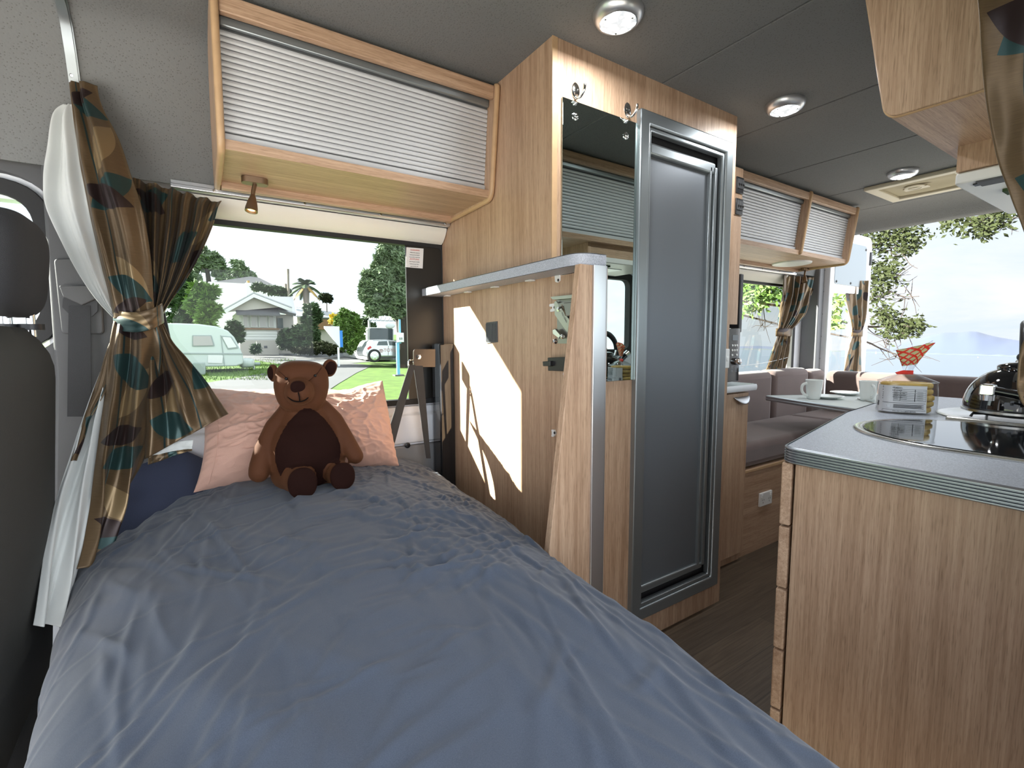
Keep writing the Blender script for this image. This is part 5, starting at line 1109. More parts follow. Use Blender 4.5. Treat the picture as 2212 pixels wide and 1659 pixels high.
def neck(u, v):
    a = 2 * PI * u; z = neckz + 0.078 * v; r = 0.007 + 0.024 * v ** 1.1
    r *= 1 + 0.18 * math.sin(5 * a + 1) * v
    lean = 0.010 * v ** 1.5
    return Vector((cc.x, cc.y, 0.8815)) + cdir * (r * 1.35 * math.cos(a) + lean) + cnor * (r * 0.55 * math.sin(a)) + Vector((0, 0, z + 0.012 * math.cos(a) * v))
obj('bag_neck', MB().grid(lambda u, v: neck(u, v * 0.5), 48, 10), 'film', t, smooth=180)
obj('check_print', MB().grid(lambda u, v: neck(u, 0.28 + v * 0.70), 48, 14, lambda u, v: (u * 0.12, v * 0.05)), 'gingham_film', t, smooth=180)
nc = Vector((cc.x, cc.y, 0.8815 + neckz))
obj('clip', MB().prism([(0.012, -0.006), (0.012, 0.006), (-0.012, 0.006), (-0.030, -0.001), (-0.026, -0.006)], 'x', -0.004, 0.004), 'red_plastic', t)
clp = t.children[-1]; M3 = Matrix((cnor, cdir, Vector((0, 0, 1)))).transposed()
for v in clp.data.vertices: v.co = (M3 @ (v.co + wloc(t))) + nc - wloc(t)
# printed label wrapped round the front of the bag
def lab(u, v, o=0.0015):
    a0 = PI * (0.98 - 0.57 * u); p = bag(a0 / (2 * PI), 0.0)
    z = 0.004 + (hgt - 0.012) * v; q = bag(a0 / (2 * PI), z / neckz)
    c0 = Vector((cc.x, cc.y, q.z)); d = (q - c0); return q + d.normalized() * o
lb = obj('label', MB().grid(lab, 40, 12), 'label_print', t, smooth=180)
def lt(s, u0, v0, size, mat='ink', al='LEFT', u1=None):
    # a run of lettering: each word chunk laid on the curved label
    n = max(1, len(s)); p0 = lab(u0, v0, 0.0022); p1 = lab(min(u0 + 0.02, 1), v0, 0.0022)
    text('lettering', s, mat, lb, lab(u0, v0, 0.0024), lab(min(u0 + 0.35, 1), v0) - lab(u0, v0), (0, 0, 1), size, al)
lt('hands-on.com', 0.27, 0.90, 0.0085)
lt('HOW ABOUT A FLIP', 0.27, 0.80, 0.0052)
for i, s in enumerate(('toast both sides until crisp. Top', 'with butter or a favourite spread', 'Freeze, sealed and eat within', 'three days.')): lt(s, 0.28, 0.71 - 0.075 * i, 0.0042)
lt('NUTRITION INFORMATION', 0.66, 0.90, 0.0042)
def bar(u0, u1, v0, v1, mat='ink', o=0.002):
    obj('rule', MB().grid(lambda u, v: lab(lerp(u0, u1, u), lerp(v0, v1, v), o), 10, 1), mat, lb, smooth=0)
for v in (0.86, 0.80, 0.73, 0.66, 0.60, 0.53, 0.46, 0.42): bar(0.63, 0.98, v, v + 0.008)
for u in (0.63, 0.75, 0.85, 0.98): bar(u, u + 0.004, 0.42, 0.868)
for r_ in range(5):
    for c_ in range(3): bar(0.645 + 0.11 * c_, 0.645 + 0.11 * c_ + 0.07, 0.49 + 0.065 * r_, 0.505 + 0.065 * r_, 'ink_grey')
bar(0.30, 0.98, 0.345, 0.357)
for i in range(5): bar(0.64, 0.95 - 0.03 * (i % 2), 0.28 - 0.03 * i, 0.296 - 0.03 * i)
for i in range(9): bar(0.03 + 0.012 * i, 0.03 + 0.012 * i + (0.006 if i % 3 else 0.009), 0.20, 0.38)
bar(0.30, 0.98, 0.085, 0.095)
bar(0.44, 0.56, 0.17, 0.27, 'ink_white', 0.0019)
lt('BEST BEFORE', 0.455, 0.225, 0.0036); lt('13 DEC 11', 0.455, 0.18, 0.0042, 'ink')
lt('STORE IN A COOL DRY PLACE', 0.30, 0.03, 0.0042); lt('BEST BEFORE', 0.82, 0.02, 0.0042)

# ---------------------------------------------------------------- lamps
def downlight(label, x, y, r=0.066):
    t = thing('ceiling_light', label, 'ceiling light', (x, y, H), 'round ceiling lights')
    obj('lamp_rim', MB().lathe([(r, 0.0), (r, -0.004), (r * 0.97, -0.012), (r * 0.86, -0.022), (r * 0.75, -0.026), (r * 0.72, -0.0265), (r * 0.70, -0.024), (r * 0.70, -0.012), (0, -0.012)], (x, y, H), (0, 0, 1), 48), 'alu', t, smooth=50)
    ln_ = obj('lamp_lens', MB().lathe([(r * 0.70, -0.024), (r * 0.69, -0.0265), (r * 0.4, -0.028), (0, -0.0285)], (x, y, H), (0, 0, 1), 40), 'led', t, smooth=60)
    for k in range(3):
        a = 0.9 + 2 * PI * k / 3; obj('lens_screw', MB().lathe([(0.003, 0), (0.003, -0.002), (0, -0.0025)], (x + r * 0.6 * math.cos(a), y + r * 0.6 * math.sin(a), H - 0.0265), (0, 0, 1), 8), 'ink_grey', ln_)
    la = bpy.data.lights.new('downlight_lamp', 'AREA'); la.shape = 'DISK'; la.size = r * 1.35; la.energy = 4.0; la.color = (0.95, 0.98, 1.0); la.spread = PI
    lo_ = bpy.data.objects.new('downlight_lamp', la); COL.objects.link(lo_); lo_.location = (0, 0, -0.031); lo_.parent = t
    return t
for lab_, px, py in (('round silver ceiling light nearest the bed, cut by the top edge', 1335, 38), ('round silver ceiling light beside the top of the cubicle', 1696, 231), ('round silver ceiling light next to the roof vent', 1950, 376)):
    p = on_z(px, py, H - 0.012); downlight(lab_, p.x, p.y)
t = thing('roof_vent', 'cream roof vent with cloth blind in the ceiling at the rear', 'roof vent', (3.38, 1.02, H))
vo = [(3.185, 0.80), (3.60, 0.80), (3.60, 1.225), (3.185, 1.225)]; vi = [(3.235, 0.85), (3.55, 0.85), (3.55, 1.175), (3.235, 1.175)]
obj('vent_frame', MB().ring(vo, vi, 'z', H - 0.022, H), 'cream_plastic', t, bevel=0.006)
obj('vent_blind', MB().grid(lambda u, v: (3.235 + 0.315 * u, 0.85 + 0.325 * v, H - 0.006 - 0.006 * math.sin(9 * u) * math.sin(PI * v)), 30, 12), 'vent_cloth', t, smooth=180)
obj('vent_bar', MB().box(3.36, 3.41, 0.99, 1.10, H - 0.020, H - 0.012), 'cream_plastic', t, bevel=0.003)
obj('vent_catch', MB().lathe([(0.045, 0), (0.045, -0.006), (0.030, -0.010), (0.028, -0.004), (0, -0.004)], (3.36, 1.045, H - 0.012), (0, 0, 1), 28), 'cream_plastic', t, smooth=40)
def spot(label, x, y, z, dx, lit=True):
    t = thing('reading_spotlight', label, 'reading lamp', (x, y, z))
    obj('lamp_base', MB().prism(rpoly([(x - 0.036, y - 0.020), (x + 0.036, y - 0.020), (x + 0.036, y + 0.020), (x - 0.036, y + 0.020)], 0.0195, 6), 'z', z - 0.018, z), 'bronze', t, bevel=0.001)
    obj('lamp_stem', MB().tube([(x, y, z - 0.018), (x + dx * 0.5, y - 0.004, z - 0.04), (x + dx * 0.7, y - 0.006, z - 0.058)], 0.006, 12), 'bronze', t, smooth=60)
    b0 = Vector((x + dx * 0.6, y - 0.006, z - 0.052)); ax = Vector((dx * 0.8, -0.012, -0.062)).normalized()
    h = obj('lamp_head', MB().lathe([(0.006, 0), (0.008, 0.006), (0.013, 0.022), (0.017, 0.042), (0.0175, 0.052), (0.0145, 0.052), (0.013, 0.046), (0, 0.044)], b0, ax, 28), 'bronze', t, smooth=60)
    if lit: obj('bulb', MB().lathe([(0.011, 0), (0, 0.001)], b0 + ax * 0.0465, ax, 20), 'halogen', h)
spot('bronze reading lamp with lit bulb under the locker above the bed', 0.162, 1.655, 1.588, -0.012)
q = on_z(1740, 579, 1.593); spot('bronze reading lamp under the rear locker by the tied curtain', q.x, q.y, 1.593, -0.03, False)
q = on_z(1710, 568, 1.593)
t = thing('locker_light', 'oval white light under the rear locker', 'light', (q.x, q.y, 1.593))
obj('light_body', MB().lathe([(0.115, 0), (0.112, -0.008), (0.095, -0.012), (0, -0.013)], (q.x, q.y, 1.593), (0, 0, 1), 40), 'white_plastic', t, smooth=50)
# ---------------------------------------------------------------- open rear door (far side), swung straight back
t = thing('door_1', None, None, (4.06, 1.80, 0.4)); t['kind'] = 'structure'
DX0, DX1, DYI, DYO = 4.07, 4.84, 1.765, 1.83
do = rpoly([(DX0, 0.35), (DX1, 0.35), (DX1, 1.60), (DX1 - 0.02, 1.95), (DX0, 1.95)], [0.02, 0.02, 0.1, 0.06, 0.03]); di = rpoly([(DX0 + 0.09, 0.80), (DX1 - 0.13, 0.80), (DX1 - 0.13, 1.20), (DX1 - 0.14, 1.47), (DX0 + 0.09, 1.47)], [0.05, 0.06, 0.05, 0.07, 0.07])
obj('door_shell', MB().ring(do, di, 'y', DYI, DYO), 'white_metal', t, bevel=0.006)
obj('door_pane', MB().add([(p[0], DYO - 0.01, p[1]) for p in di], [tuple(range(len(di)))]), 'clear_glass', t, smooth=0)
pn = obj('door_card', MB().prism(rpoly([(DX0 + 0.10, 1.53), (DX1 - 0.10, 1.53), (DX1 - 0.12, 1.87), (DX0 + 0.10, 1.87)], 0.03), 'y', DYI - 0.004, DYI + 0.01), 'alu_door', t, bevel=0.002)
for x, z in ((4.20, 1.55), (4.45, 1.55), (4.70, 1.56), (4.70, 1.84), (4.20, 1.85)): obj('screw', MB().lathe([(0.011, 0), (0.008, 0.004), (0, 0.005)], (x, DYI - 0.004, z), (0, -1, 0), 12), 'black_plastic', pn)
obj('catch', MB().box(DX1 - 0.055, DX1 - 0.03, DYI - 0.012, DYI, 1.72, 1.83), 'black_plastic', t, bevel=0.003)
obj('seal', MB().tube([(DX0 + 0.55, DYI - 0.004, 1.3), (DX0 + 0.56, DYI - 0.006, 1.1), (DX0 + 0.50, DYI - 0.006, 0.95), (DX0 + 0.40, DYI - 0.006, 0.82)], 0.006, 8), 'black_rubber', t)

# ================================================================== OUTDOORS, far side of the van
def plane_poly(name, pts, mat, dz, kind='structure', sub=0):
    vs = [(p[0], p[1], gz(p[1]) + dz) for p in pts]
    o = obj(name, MB().add(vs, [tuple(range(len(vs)))]), mat, smooth=0)
    if kind: o['kind'] = kind
    return o
plane_poly('ground', [(-70, 2.2), (1.2, 2.2), (60, 86), (60, 110), (-70, 110)], 'grass', 0.0)
def gp(px, py): p = on_g(px, py); return (p.x, p.y)
plane_poly('trim_7', [gp(330, 845), gp(420, 832), gp(600, 802), gp(640, 792), gp(545, 778), gp(560, 765), gp(690, 762), gp(800, 762), gp(870, 770), gp(870, 776), gp(760, 785), gp(805, 790), gp(770, 806), gp(730, 830), gp(700, 850), gp(760, 880), gp(640, 960), gp(380, 960)], 'asphalt', 0.012)
plane_poly('trim_8', [gp(300, 772), gp(545, 778), gp(690, 774), gp(870, 772), gp(880, 764), gp(690, 757), gp(530, 760), gp(300, 762)], 'asphalt', 0.02)
def tuftfield(name, region, n, h, mat):
    mb = MB()
    for _ in range(n):
        a, b = random.random(), random.random(); px = lerp(region[0], region[2], a); py = lerp(region[1], region[3], b)
        x, y = gp(px, py); z = gz(y)
        for k in range(3):
            t_ = random.random() * 6.28; d = Vector((math.cos(t_), math.sin(t_), 0)) * h * 0.35; w = Vector((-d.y, d.x, 0)) * 0.25
            c = Vector((x, y, z)); mb.add([c - w, c + w, c + d + Vector((0, 0, h * (0.6 + random.random() * .6)))], [(0, 1, 2)])
    o = obj(name, mb, mat, smooth=0); o['kind'] = 'stuff'; o['label'] = 'short grass blades on the lawn outside the window'; o['category'] = 'grass'; return o
tuftfield('grass_blades', (400, 776, 640, 822), 1800, 0.10, 'grass_tuft')

def leafcloud(blobs, n, size, seed=1, droop=0.0, shell=0.55):
    rnd = random.Random(seed); mb = MB(); big = blobs; blobs = []
    for c, r in big:
        blobs.append((c, tuple(q * 0.66 for q in r)))
        for _ in range(16):
            d = Vector((rnd.gauss(0, 1), rnd.gauss(0, .8) - .3, rnd.gauss(0, 1))).normalized(); k = rnd.uniform(.20, .46)
            blobs.append(((c[0] + d.x * r[0] * (1 - k * .45), c[1] + d.y * r[1] * (1 - k * .45), c[2] + d.z * r[2] * (1 - k * .45)), (r[0] * k, r[1] * k, r[2] * k)))
    big = None; tot = sum(b[1][0] * b[1][2] for b in blobs)
    for c, r in blobs:
        for _ in range(int(2.2 * n * r[0] * r[2] / tot)):
            d = Vector((rnd.gauss(0, 1), rnd.gauss(0, 1), rnd.gauss(0, 1))).normalized(); q = shell + (1 - shell) * rnd.random()
            bump = 1 + 0.22 * noise.noise(d * 2.3 + Vector(c))
            p = Vector((c[0] + d.x * r[0] * q * bump, c[1] + d.y * r[1] * q * bump, c[2] + d.z * r[2] * q * bump))
            a = Vector((rnd.gauss(0, 1), rnd.gauss(0, 1), rnd.gauss(0, .7) - droop)).normalized(); b = a.cross(Vector((rnd.gauss(0, 1), rnd.gauss(0, 1), rnd.gauss(0, 1)))).normalized()
            s = size * (0.45 + 0.75 * rnd.random()); nn = a.cross(b) * s * 0.12
            mb.add([p - a * s, p + b * s * 0.34 + nn, p + a * s, p - b * s * 0.34 + nn], [(0, 1, 2, 3)])
    return mb
def PY(px, py, y): return on_y(px, py, y)
def tree(name, label, pxblobs, y, n, size, mat, trunk=None, seed=1, cat_='tree', dry=None):
    blobs = []
    for (px, py, rpx, rpy) in pxblobs:
        c = PY(px, py, y); e = PY(px + rpx, py, y); f_ = PY(px, py - rpy, y); rx_ = (e - c).length; blobs.append(((c.x, c.y + random.uniform(-.3, .3) * rx_, c.z), (rx_, rx_ * 0.9, abs(f_.z - c.z))))
    cx_ = blobs[0][0]; t = thing(name, label, cat_, (cx_[0], cx_[1], gz(y)))
    obj('foliage', leafcloud(blobs, n, size, seed), mat, t, smooth=0)
    if trunk:
        (x0, y0), (x1, y1), r = trunk; a, b = PY(x0, y0, y), PY(x1, y1, y); a.z = min(a.z, gz(y))
        obj('trunk', MB().tube([a, a.lerp(b, .5) + Vector((r * .5, 0, 0)), b], [r, r * .8, r * .5], 10), 'bark', t, smooth=60)
    return t
tree('pine_tree', 'tall dark pine standing behind the houses at left of the window', [(440, 560, 34, 22), (418, 590, 22, 16), (462, 575, 26, 22), (480, 592, 20, 14)], 78, 1500, 0.5, 'leaf_grey', ((452, 640), (446, 570), 0.5), 3)
tree('pine_tree', 'smaller dark tree beside the tall pine at left', [(515, 580, 20, 17), (500, 598, 16, 14), (535, 598, 16, 12)], 74, 800, 0.45, 'leaf_grey', ((520, 640), (517, 590), 0.35), 4)
tree('garden_shrub', 'big soft green shrub behind the parked caravan', [(400, 645, 38, 52), (375, 610, 28, 40), (392, 690, 36, 26)], 27, 4200, 0.24, 'leaf_dark', None, 5, 'shrub')
tree('cabbage_tree', 'bright spiky cabbage tree over the caravan roof', [(440, 632, 24, 17), (430, 662, 20, 22)], 26, 1500, 0.34, 'leaf_bright', ((434, 715), (436, 650), 0.14), 6)
tree('cabbage_tree', 'lower spiky cabbage tree right behind the caravan', [(452, 668, 20, 15), (448, 690, 18, 16)], 25.5, 1000, 0.30, 'leaf_bright', ((448, 720), (450, 680), 0.12), 7)
tree('broadleaf_tree', 'large silvery green tree at the right of the window view', [(845, 560, 34, 40), (820, 600, 36, 32), (795, 632, 16, 30), (835, 640, 40, 34), (865, 590, 30, 44), (812, 662, 24, 22), (858, 672, 26, 16)], 21, 9000, 0.17, 'leaf_grey', ((868, 770), (855, 640), 0.28), 8)
tree('broadleaf_tree', 'bright top of another tree over the silvery green one', [(858, 540, 26, 16), (868, 552, 20, 20)], 24, 1100, 0.2, 'leaf_bright', ((872, 770), (864, 560), 0.2), 9)
tree('garden_shrub', 'round glossy shrub left of the white car', [(752, 692, 26, 24), (762, 712, 22, 24), (740, 702, 16, 20), (758, 738, 24, 26)], 24.2, 3600, 0.17, 'leaf_bright', None, 10, 'shrub')
tree('garden_shrub', 'dark hedge behind the round glossy shrub', [(790, 720, 20, 34), (780, 755, 28, 18), (806, 740, 14, 26)], 36, 1800, 0.2, 'leaf_dark', None, 11, 'shrub')
tree('flowering_shrub', 'yellow flowering shrub by the fence', [(722, 686, 9, 10), (716, 694, 7, 6)], 28, 260, 0.12, 'yellow_leaf', None, 12, 'shrub')
tree('garden_shrub', 'dark hedge right of the bungalow corner', [(640, 728, 34, 24), (655, 745, 36, 18), (622, 735, 20, 22), (668, 720, 20, 30)], 31, 3600, 0.2, 'leaf_dark', None, 13, 'shrub')
tree('cabbage_tree', 'spiky tree in front of the long white roof', [(672, 672, 14, 16), (668, 700, 14, 18), (684, 682, 10, 14)], 31.5, 1100, 0.26, 'leaf_dark', ((672, 745), (672, 690), 0.12), 14)
tree('garden_shrub', 'low grassy bushes along the road edge', [(690, 752, 30, 12), (720, 756, 24, 9), (650, 757, 18, 7)], 28.5, 1600, 0.15, 'leaf_olive', None, 15, 'shrub')
tree('garden_shrub', 'dark shrub between the caravan and the bungalow', [(505, 712, 18, 16), (512, 726, 14, 14)], 29, 900, 0.2, 'leaf_dark', None, 16, 'shrub')
tree('garden_shrub', 'greenery growing above the bungalow roof', [(590, 628, 22, 9), (560, 622, 14, 8), (615, 634, 14, 8)], 46, 900, 0.28, 'leaf_dark', None, 17, 'shrub')
tree('garden_shrub', 'small tuft by the white bungalow base', [(552, 752, 9, 8)], 30.5, 160, 0.25, 'leaf_dark', None, 18, 'shrub')
tree('garden_shrub', 'brown-tipped bush under the palm crown at right', [(703, 645, 14, 9)], 42, 400, 0.25, 'leaf_olive', None, 19, 'shrub')
# palm
def palm(label, base, top, y, spread, n):
    t = thing('palm_tree', label, 'palm', tuple(PY(*base, y)))
    a, b = PY(*base, y), PY(*top, y); obj('trunk', MB().tube([a, a.lerp(b, .5), b], [0.28, 0.22, 0.26], 10), 'bark_grey', t, smooth=60)
    rnd = random.Random(5); mb = MB(); md_ = MB(); s = spread * y / FPX
    for k in range(n):
        az = 2 * PI * k / n * 2.4 + rnd.random(); el = rnd.uniform(-0.5, 1.25); target = md_ if el < -0.25 else mb
        L_ = s * rnd.uniform(0.8, 1.15); d = Vector((math.cos(az) * math.cos(el), math.sin(az) * math.cos(el), math.sin(el))); pts = []
        for i in range(9): u = i / 8; pts.append(b + d * L_ * u + Vector((0, 0, -L_ * 0.55 * u * u)))
        for i in range(1, 9):
            p, q = pts[i - 1], pts[i]; dr = (q - p).normalized(); sd = dr.cross(Vector((0, 0, 1))).normalized()
            for j in range(4):
                c = p.lerp(q, j / 4); ll = L_ * 0.30 * math.sin(PI * (0.12 + 0.8 * (i - 1 + j / 4) / 8))
                for sg in (-1, 1): e = c + sd * sg * ll * 0.75 + dr * ll * 0.5 + Vector((0, 0, -ll * 0.45)); target.add([c, c + dr * 0.09, e], [(0, 1, 2)])
    obj('fronds', mb, 'leaf_dark', t, smooth=0)
    if md_.v: obj('dry_fronds', md_, 'frond_dry', t, smooth=0)
palm('feather palm rising behind the long white roof', (662, 690), (661, 617), 40, 34, 26)
# houses
def house_label(*a): return thing(*a)
t = thing('bungalow', 'white weatherboard bungalow with front gable and bay window', 'house', tuple(on_g(560, 762)))
yh = 33.0
def Q(px, py, y=yh): return PY(px, py, y)
g0, g1 = Q(522, 770), Q(600, 770); wt = Q(560, 672).z; zb_ = gz(yh) - 0.3
obj('wall', MB().box(g0.x, g1.x, yh, yh + 7, zb_, wt), 'house_white', t, smooth=0)
mb = MB()
for k in range(14): z = Q(560, 716).z - 0.17 * k; mb.box(g0.x - 0.03, g1.x + 0.03, yh - 0.05, yh, z - 0.15, z)
obj('weatherboards', mb, 'house_white', t, smooth=0)
obj('sill_band', MB().box(g0.x - 0.15, g1.x + 0.15, yh - 0.2, yh, Q(560, 712).z, Q(560, 709).z), 'wood_fence', t, smooth=0)
gl, gr, gt = Q(462, 683), Q(626, 668), Q(545, 637)
obj('gable_face', MB().prism([(Q(478, 676).x, Q(478, 676).z), (Q(606, 664).x, Q(606, 664).z), (Q(545, 645).x, Q(545, 645).z)], 'y', yh - 0.5, yh - 0.3), 'house_cream', t, smooth=0)
for a, b in ((gl, gt), (gr, gt)):
    obj('barge_board', MB().hexa([a + Vector((0, -.9, -.22)), b + Vector((0, -.9, -.22)), b + Vector((0, -.8, -.22)), a + Vector((0, -.8, -.22)), a + Vector((0, -.9, 0)), b + Vector((0, -.9, 0)), b + Vector((0, -.8, 0)), a + Vector((0, -.8, 0))]), 'house_white', t, smooth=0)
    obj('roof', MB().add([a + Vector((0, -.9, .02)), b + Vector((0, -.9, .02)), b + Vector((0, 8, .02)), a + Vector((0, 8, .02)), a + Vector((0, -.9, .09)), b + Vector((0, -.9, .09)), b + Vector((0, 8, .09)), a + Vector((0, 8, .09))], [(0, 1, 2, 3), (4, 5, 6, 7), (0, 1, 5, 4), (1, 2, 6, 5), (2, 3, 7, 6), (3, 0, 4, 7)]), 'roof_white', t, smooth=0)
obj('hood_awning', MB().prism([(yh - 1.0, Q(550, 676).z - 0.1), (yh, Q(550, 664).z), (yh, Q(550, 664).z - 0.1), (yh - 1.0, Q(550, 676).z - 0.2)], 'x', Q(508, 670).x, Q(600, 670).x), 'roof_grey', t, smooth=0)
for a, b in ((524, 536), (541, 555), (559, 576), (580, 592)):
    w_ = obj('window', MB().box(Q(a, 700).x, Q(b, 700).x, yh - 0.12, yh - 0.02, Q(560, 707).z, Q(560, 681).z), 'house_white', t, smooth=0)
    obj('pane', MB().box(Q(a + 1.6, 700).x, Q(b - 1.6, 700).x, yh - 0.14, yh - 0.1, Q(560, 705.5).z, Q(560, 682.5).z), 'window_grey', w_, smooth=0)
obj('foundation', MB().box(g0.x - .06, g1.x + .06, yh - 0.12, yh, zb_, Q(560, 735).z), 'house_cream', t, smooth=0)
obj('air_brick', MB().box(Q(570, 750).x, Q(577, 750).x, yh - 0.15, yh - .1, Q(570, 752).z, Q(570, 747).z), 'roof_grey', t, smooth=0)
r0, r1 = Q(575, 640, 38), Q(700, 655, 38)
obj('main_roof', MB().add([Q(556, 640, 36), Q(632, 641, 40), Q(640, 678, 33.5), Q(598, 668, 33.5), Q(556, 640, 36) + Vector((0, .3, -.15)), Q(632, 641, 40) + Vector((0, .3, -.15)), Q(640, 678, 33.5) + Vector((0, .3, -.15)), Q(598, 668, 33.5) + Vector((0, .3, -.15))], [(0, 1, 2, 3), (7, 6, 5, 4), (0, 1, 5, 4), (1, 2, 6, 5), (2, 3, 7, 6), (3, 0, 4, 7)]), 'roof_white', t, smooth=0)
obj('side_wall', MB().box(Q(600, 700).x, Q(640, 700).x, yh + 1, yh + 7, zb_, Q(620, 678).z), 'house_cream', t, smooth=0)
obj('side_window', MB().box(Q(604, 700).x, Q(616, 700).x, yh + 0.9, yh + 1, Q(610, 708).z, Q(610, 686).z), 'window_dark', t, smooth=0)
t = thing('hillside_house', 'large pale house with grey hipped roof and white chimney up behind', 'house', tuple(PY(545, 640, 55)))
y2 = 55
def Q2(px, py, y=y2): return PY(px, py, y)
obj('wall', MB().box(Q2(452, 640).x, Q2(618, 640).x, y2, y2 + 8, gz(y2) - 1, Q2(520, 612).z), 'house_white', t, smooth=0)
ap = Q2(541, 597, 59); ap2 = Q2(560, 600, 59)
mb = MB(); mb.add([Q2(444, 611), Q2(628, 634), Q2(628, 634, 64), Q2(444, 611, 64), ap, ap2], [(0, 1, 5, 4), (1, 2, 5), (2, 3, 4, 5), (3, 0, 4), (3, 2, 1, 0)])
obj('roof', mb, 'roof_grey', t, smooth=0)
c0, c1 = Q2(532, 640, 52), Q2(545, 640, 52)
obj('chimney', MB().box(c0.x, c1.x, 52, 52.9, gz(52), Q2(538, 611, 52).z), 'house_white', t, smooth=0)
obj('chimney_cap', MB().box(c0.x + .15, c1.x - .15, 52.1, 52.8, Q2(538, 611, 52).z, Q2(538, 606, 52).z), 'frond_dry', t, smooth=0)
obj('window', MB().box(Q2(467, 630).x, Q2(474, 630).x, y2 - .1, y2, Q2(470, 632).z, Q2(470, 625).z), 'window_dark', t, smooth=0)
t = thing('long_house', 'low long house with white roof behind the hedge and palm', 'house', tuple(PY(740, 690, 42)))
y3 = 42
def Q3(px, py, y=y3): return PY(px, py, y)
obj('roof', MB().add([Q3(640, 652, 48), Q3(790, 660, 48), Q3(800, 688), Q3(640, 682), Q3(640, 655, 48), Q3(790, 663, 48), Q3(800, 690), Q3(640, 685)], [(0, 1, 2, 3), (7, 6, 5, 4), (0, 1, 5, 4), (1, 2, 6, 5), (2, 3, 7, 6), (3, 0, 4, 7)]), 'roof_white', t, smooth=0)
obj('wall', MB().box(Q3(645, 700).x, Q3(795, 700).x, y3 + .6, y3 + 6, gz(y3) - .5, Q3(700, 684).z), 'house_cream', t, smooth=0)
mb = MB()
for k in range(10): x = Q3(680 + 3.6 * k, 700).x; mb.box(x, x + 0.13, y3 + 0.1, y3 + 0.18, Q3(700, 712).z, Q3(700, 690).z)
obj('timber_screen', mb, 'wood_fence', t, smooth=0)
t = thing('carport', 'white corrugated carport roof behind the motorhome', 'carport', tuple(PY(840, 700, 30)))
mb = MB()
for k in range(9): a, b = Q3(800 + 9 * k, 684 + .3 * k, 34), Q3(796 + 9 * k, 693 + .3 * k, 30); c, d = Q3(807 + 9 * k, 684 + .3 * k, 34), Q3(803.5 + 9 * k, 693 + .3 * k, 30); mb.hexa([b, d, c, a, b + Vector((0, 0, .08)), d + Vector((0, 0, .08)), c + Vector((0, 0, .08)), a + Vector((0, 0, .08))])
obj('roof', mb, 'roof_white', t, smooth=0)
for px in (798, 880): q = Q3(px, 700, 31); obj('post', MB().box(q.x - .06, q.x + .06, 31, 31.12, gz(31), Q3(px, 692, 31).z), 'house_white', t)

# touring caravan
t = thing('touring_caravan', 'old white touring caravan parked on the grass', 'caravan', tuple(on_g(455, 800)))
yc = 21.5
def Qc(px, py, y=yc): return PY(px, py, y)
o_ = [(300, 790), (300, 705), (330, 699), (380, 698), (430, 700), (468, 705), (492, 714), (506, 728), (517, 748), (525, 768), (526, 786), (510, 791), (420, 793)]
poly = rpoly([(Qc(*q).x, Qc(*q).z) for q in o_], 0.12)
obj('body', MB().prism(dedup(poly), 'y', yc, yc + 2.0), 'caravan_white', t, bevel=0.05, seg=3)
def cpoly(name, px, mat, off, par=t, r=0.04): return obj(name, MB().prism(dedup(rpoly([(Qc(*q, yc - off).x, Qc(*q, yc - off).z) for q in px], r)), 'y', yc - off - 0.02, yc + 0.005 - 0.004), mat, par, bevel=0.004)
w_ = cpoly('side_window', [(415, 724), (457, 724), (464, 748), (415, 749)], 'caravan_stripe', 0.01); cpoly('pane', [(417, 726), (455, 726), (461, 746), (417, 747)], 'window_grey', 0.035, w_)
w_ = cpoly('front_window', [(477, 725), (500, 727), (516, 752), (492, 755)], 'caravan_stripe', 0.01); cpoly('pane', [(480, 728), (498, 729), (512, 750), (493, 752)], 'house_white', 0.035, w_)
cpoly('waist_stripe', [(372, 762), (524, 763), (525, 766), (372, 765)], 'caravan_stripe', 0.008, r=0.005)
cpoly('locker_door', [(449, 767), (482, 768), (480, 785), (449, 784)], 'house_white', 0.015, r=0.02)
cpoly('panel_seam', [(476, 724), (477.5, 724), (486, 790), (484, 790)], 'caravan_stripe', 0.006, r=0.002)
c = Qc(383, 787, yc - 0.02); ar = (Qc(401, 787) - Qc(383, 787)).length
obj('wheel_arch', MB().lathe([(ar * 1.15, 0), (ar * 1.15, 0.03), (ar * 1.02, 0.03), (ar, 0)], c, (0, -1, 0), 28), 'house_white', t)
wc_ = Qc(384, 789, yc - 0.02); wh = obj('wheel', MB().lathe([(0.31, -0.15), (0.31, 0.03), (0.26, 0.05), (0, 0.05)], wc_, (0, -1, 0), 26), 'tyre', t, smooth=40)
obj('hub', MB().lathe([(0.19, 0.05), (0.17, 0.06), (0.06, 0.065), (0, 0.06)], wc_, (0, -1, 0), 22), 'alu', wh)
a, b = Qc(520, 788, yc + 1.0), Qc(562, 786, yc + 1.0); obj('tow_bar', MB().tube([a, b], 0.07, 8), 'caravan_stripe', t); q = Qc(548, 786, yc + 1); obj('jockey_wheel', MB().tube([q + Vector((0, 0, .2)), Vector((q.x, q.y, gz(q.y)))], 0.04, 8), 'alu', t)
obj('gas_cover', cush(MB(), Qc(533, 784, yc + 1.0), (0.28, 0.5, 0.2), 0.6, None, 20, 12), 'caravan_white', t, smooth=180)
p = Qc(430, 795, yc - 0.6); t2 = tag(obj('step_box', MB().box(p.x - .18, p.x + .2, yc - .8, yc - .45, gz(yc - .6), Qc(430, 784, yc - .6).z), 'caravan_stripe', bevel=0.02), 'small grey step box in front of the caravan wheel', 'step')
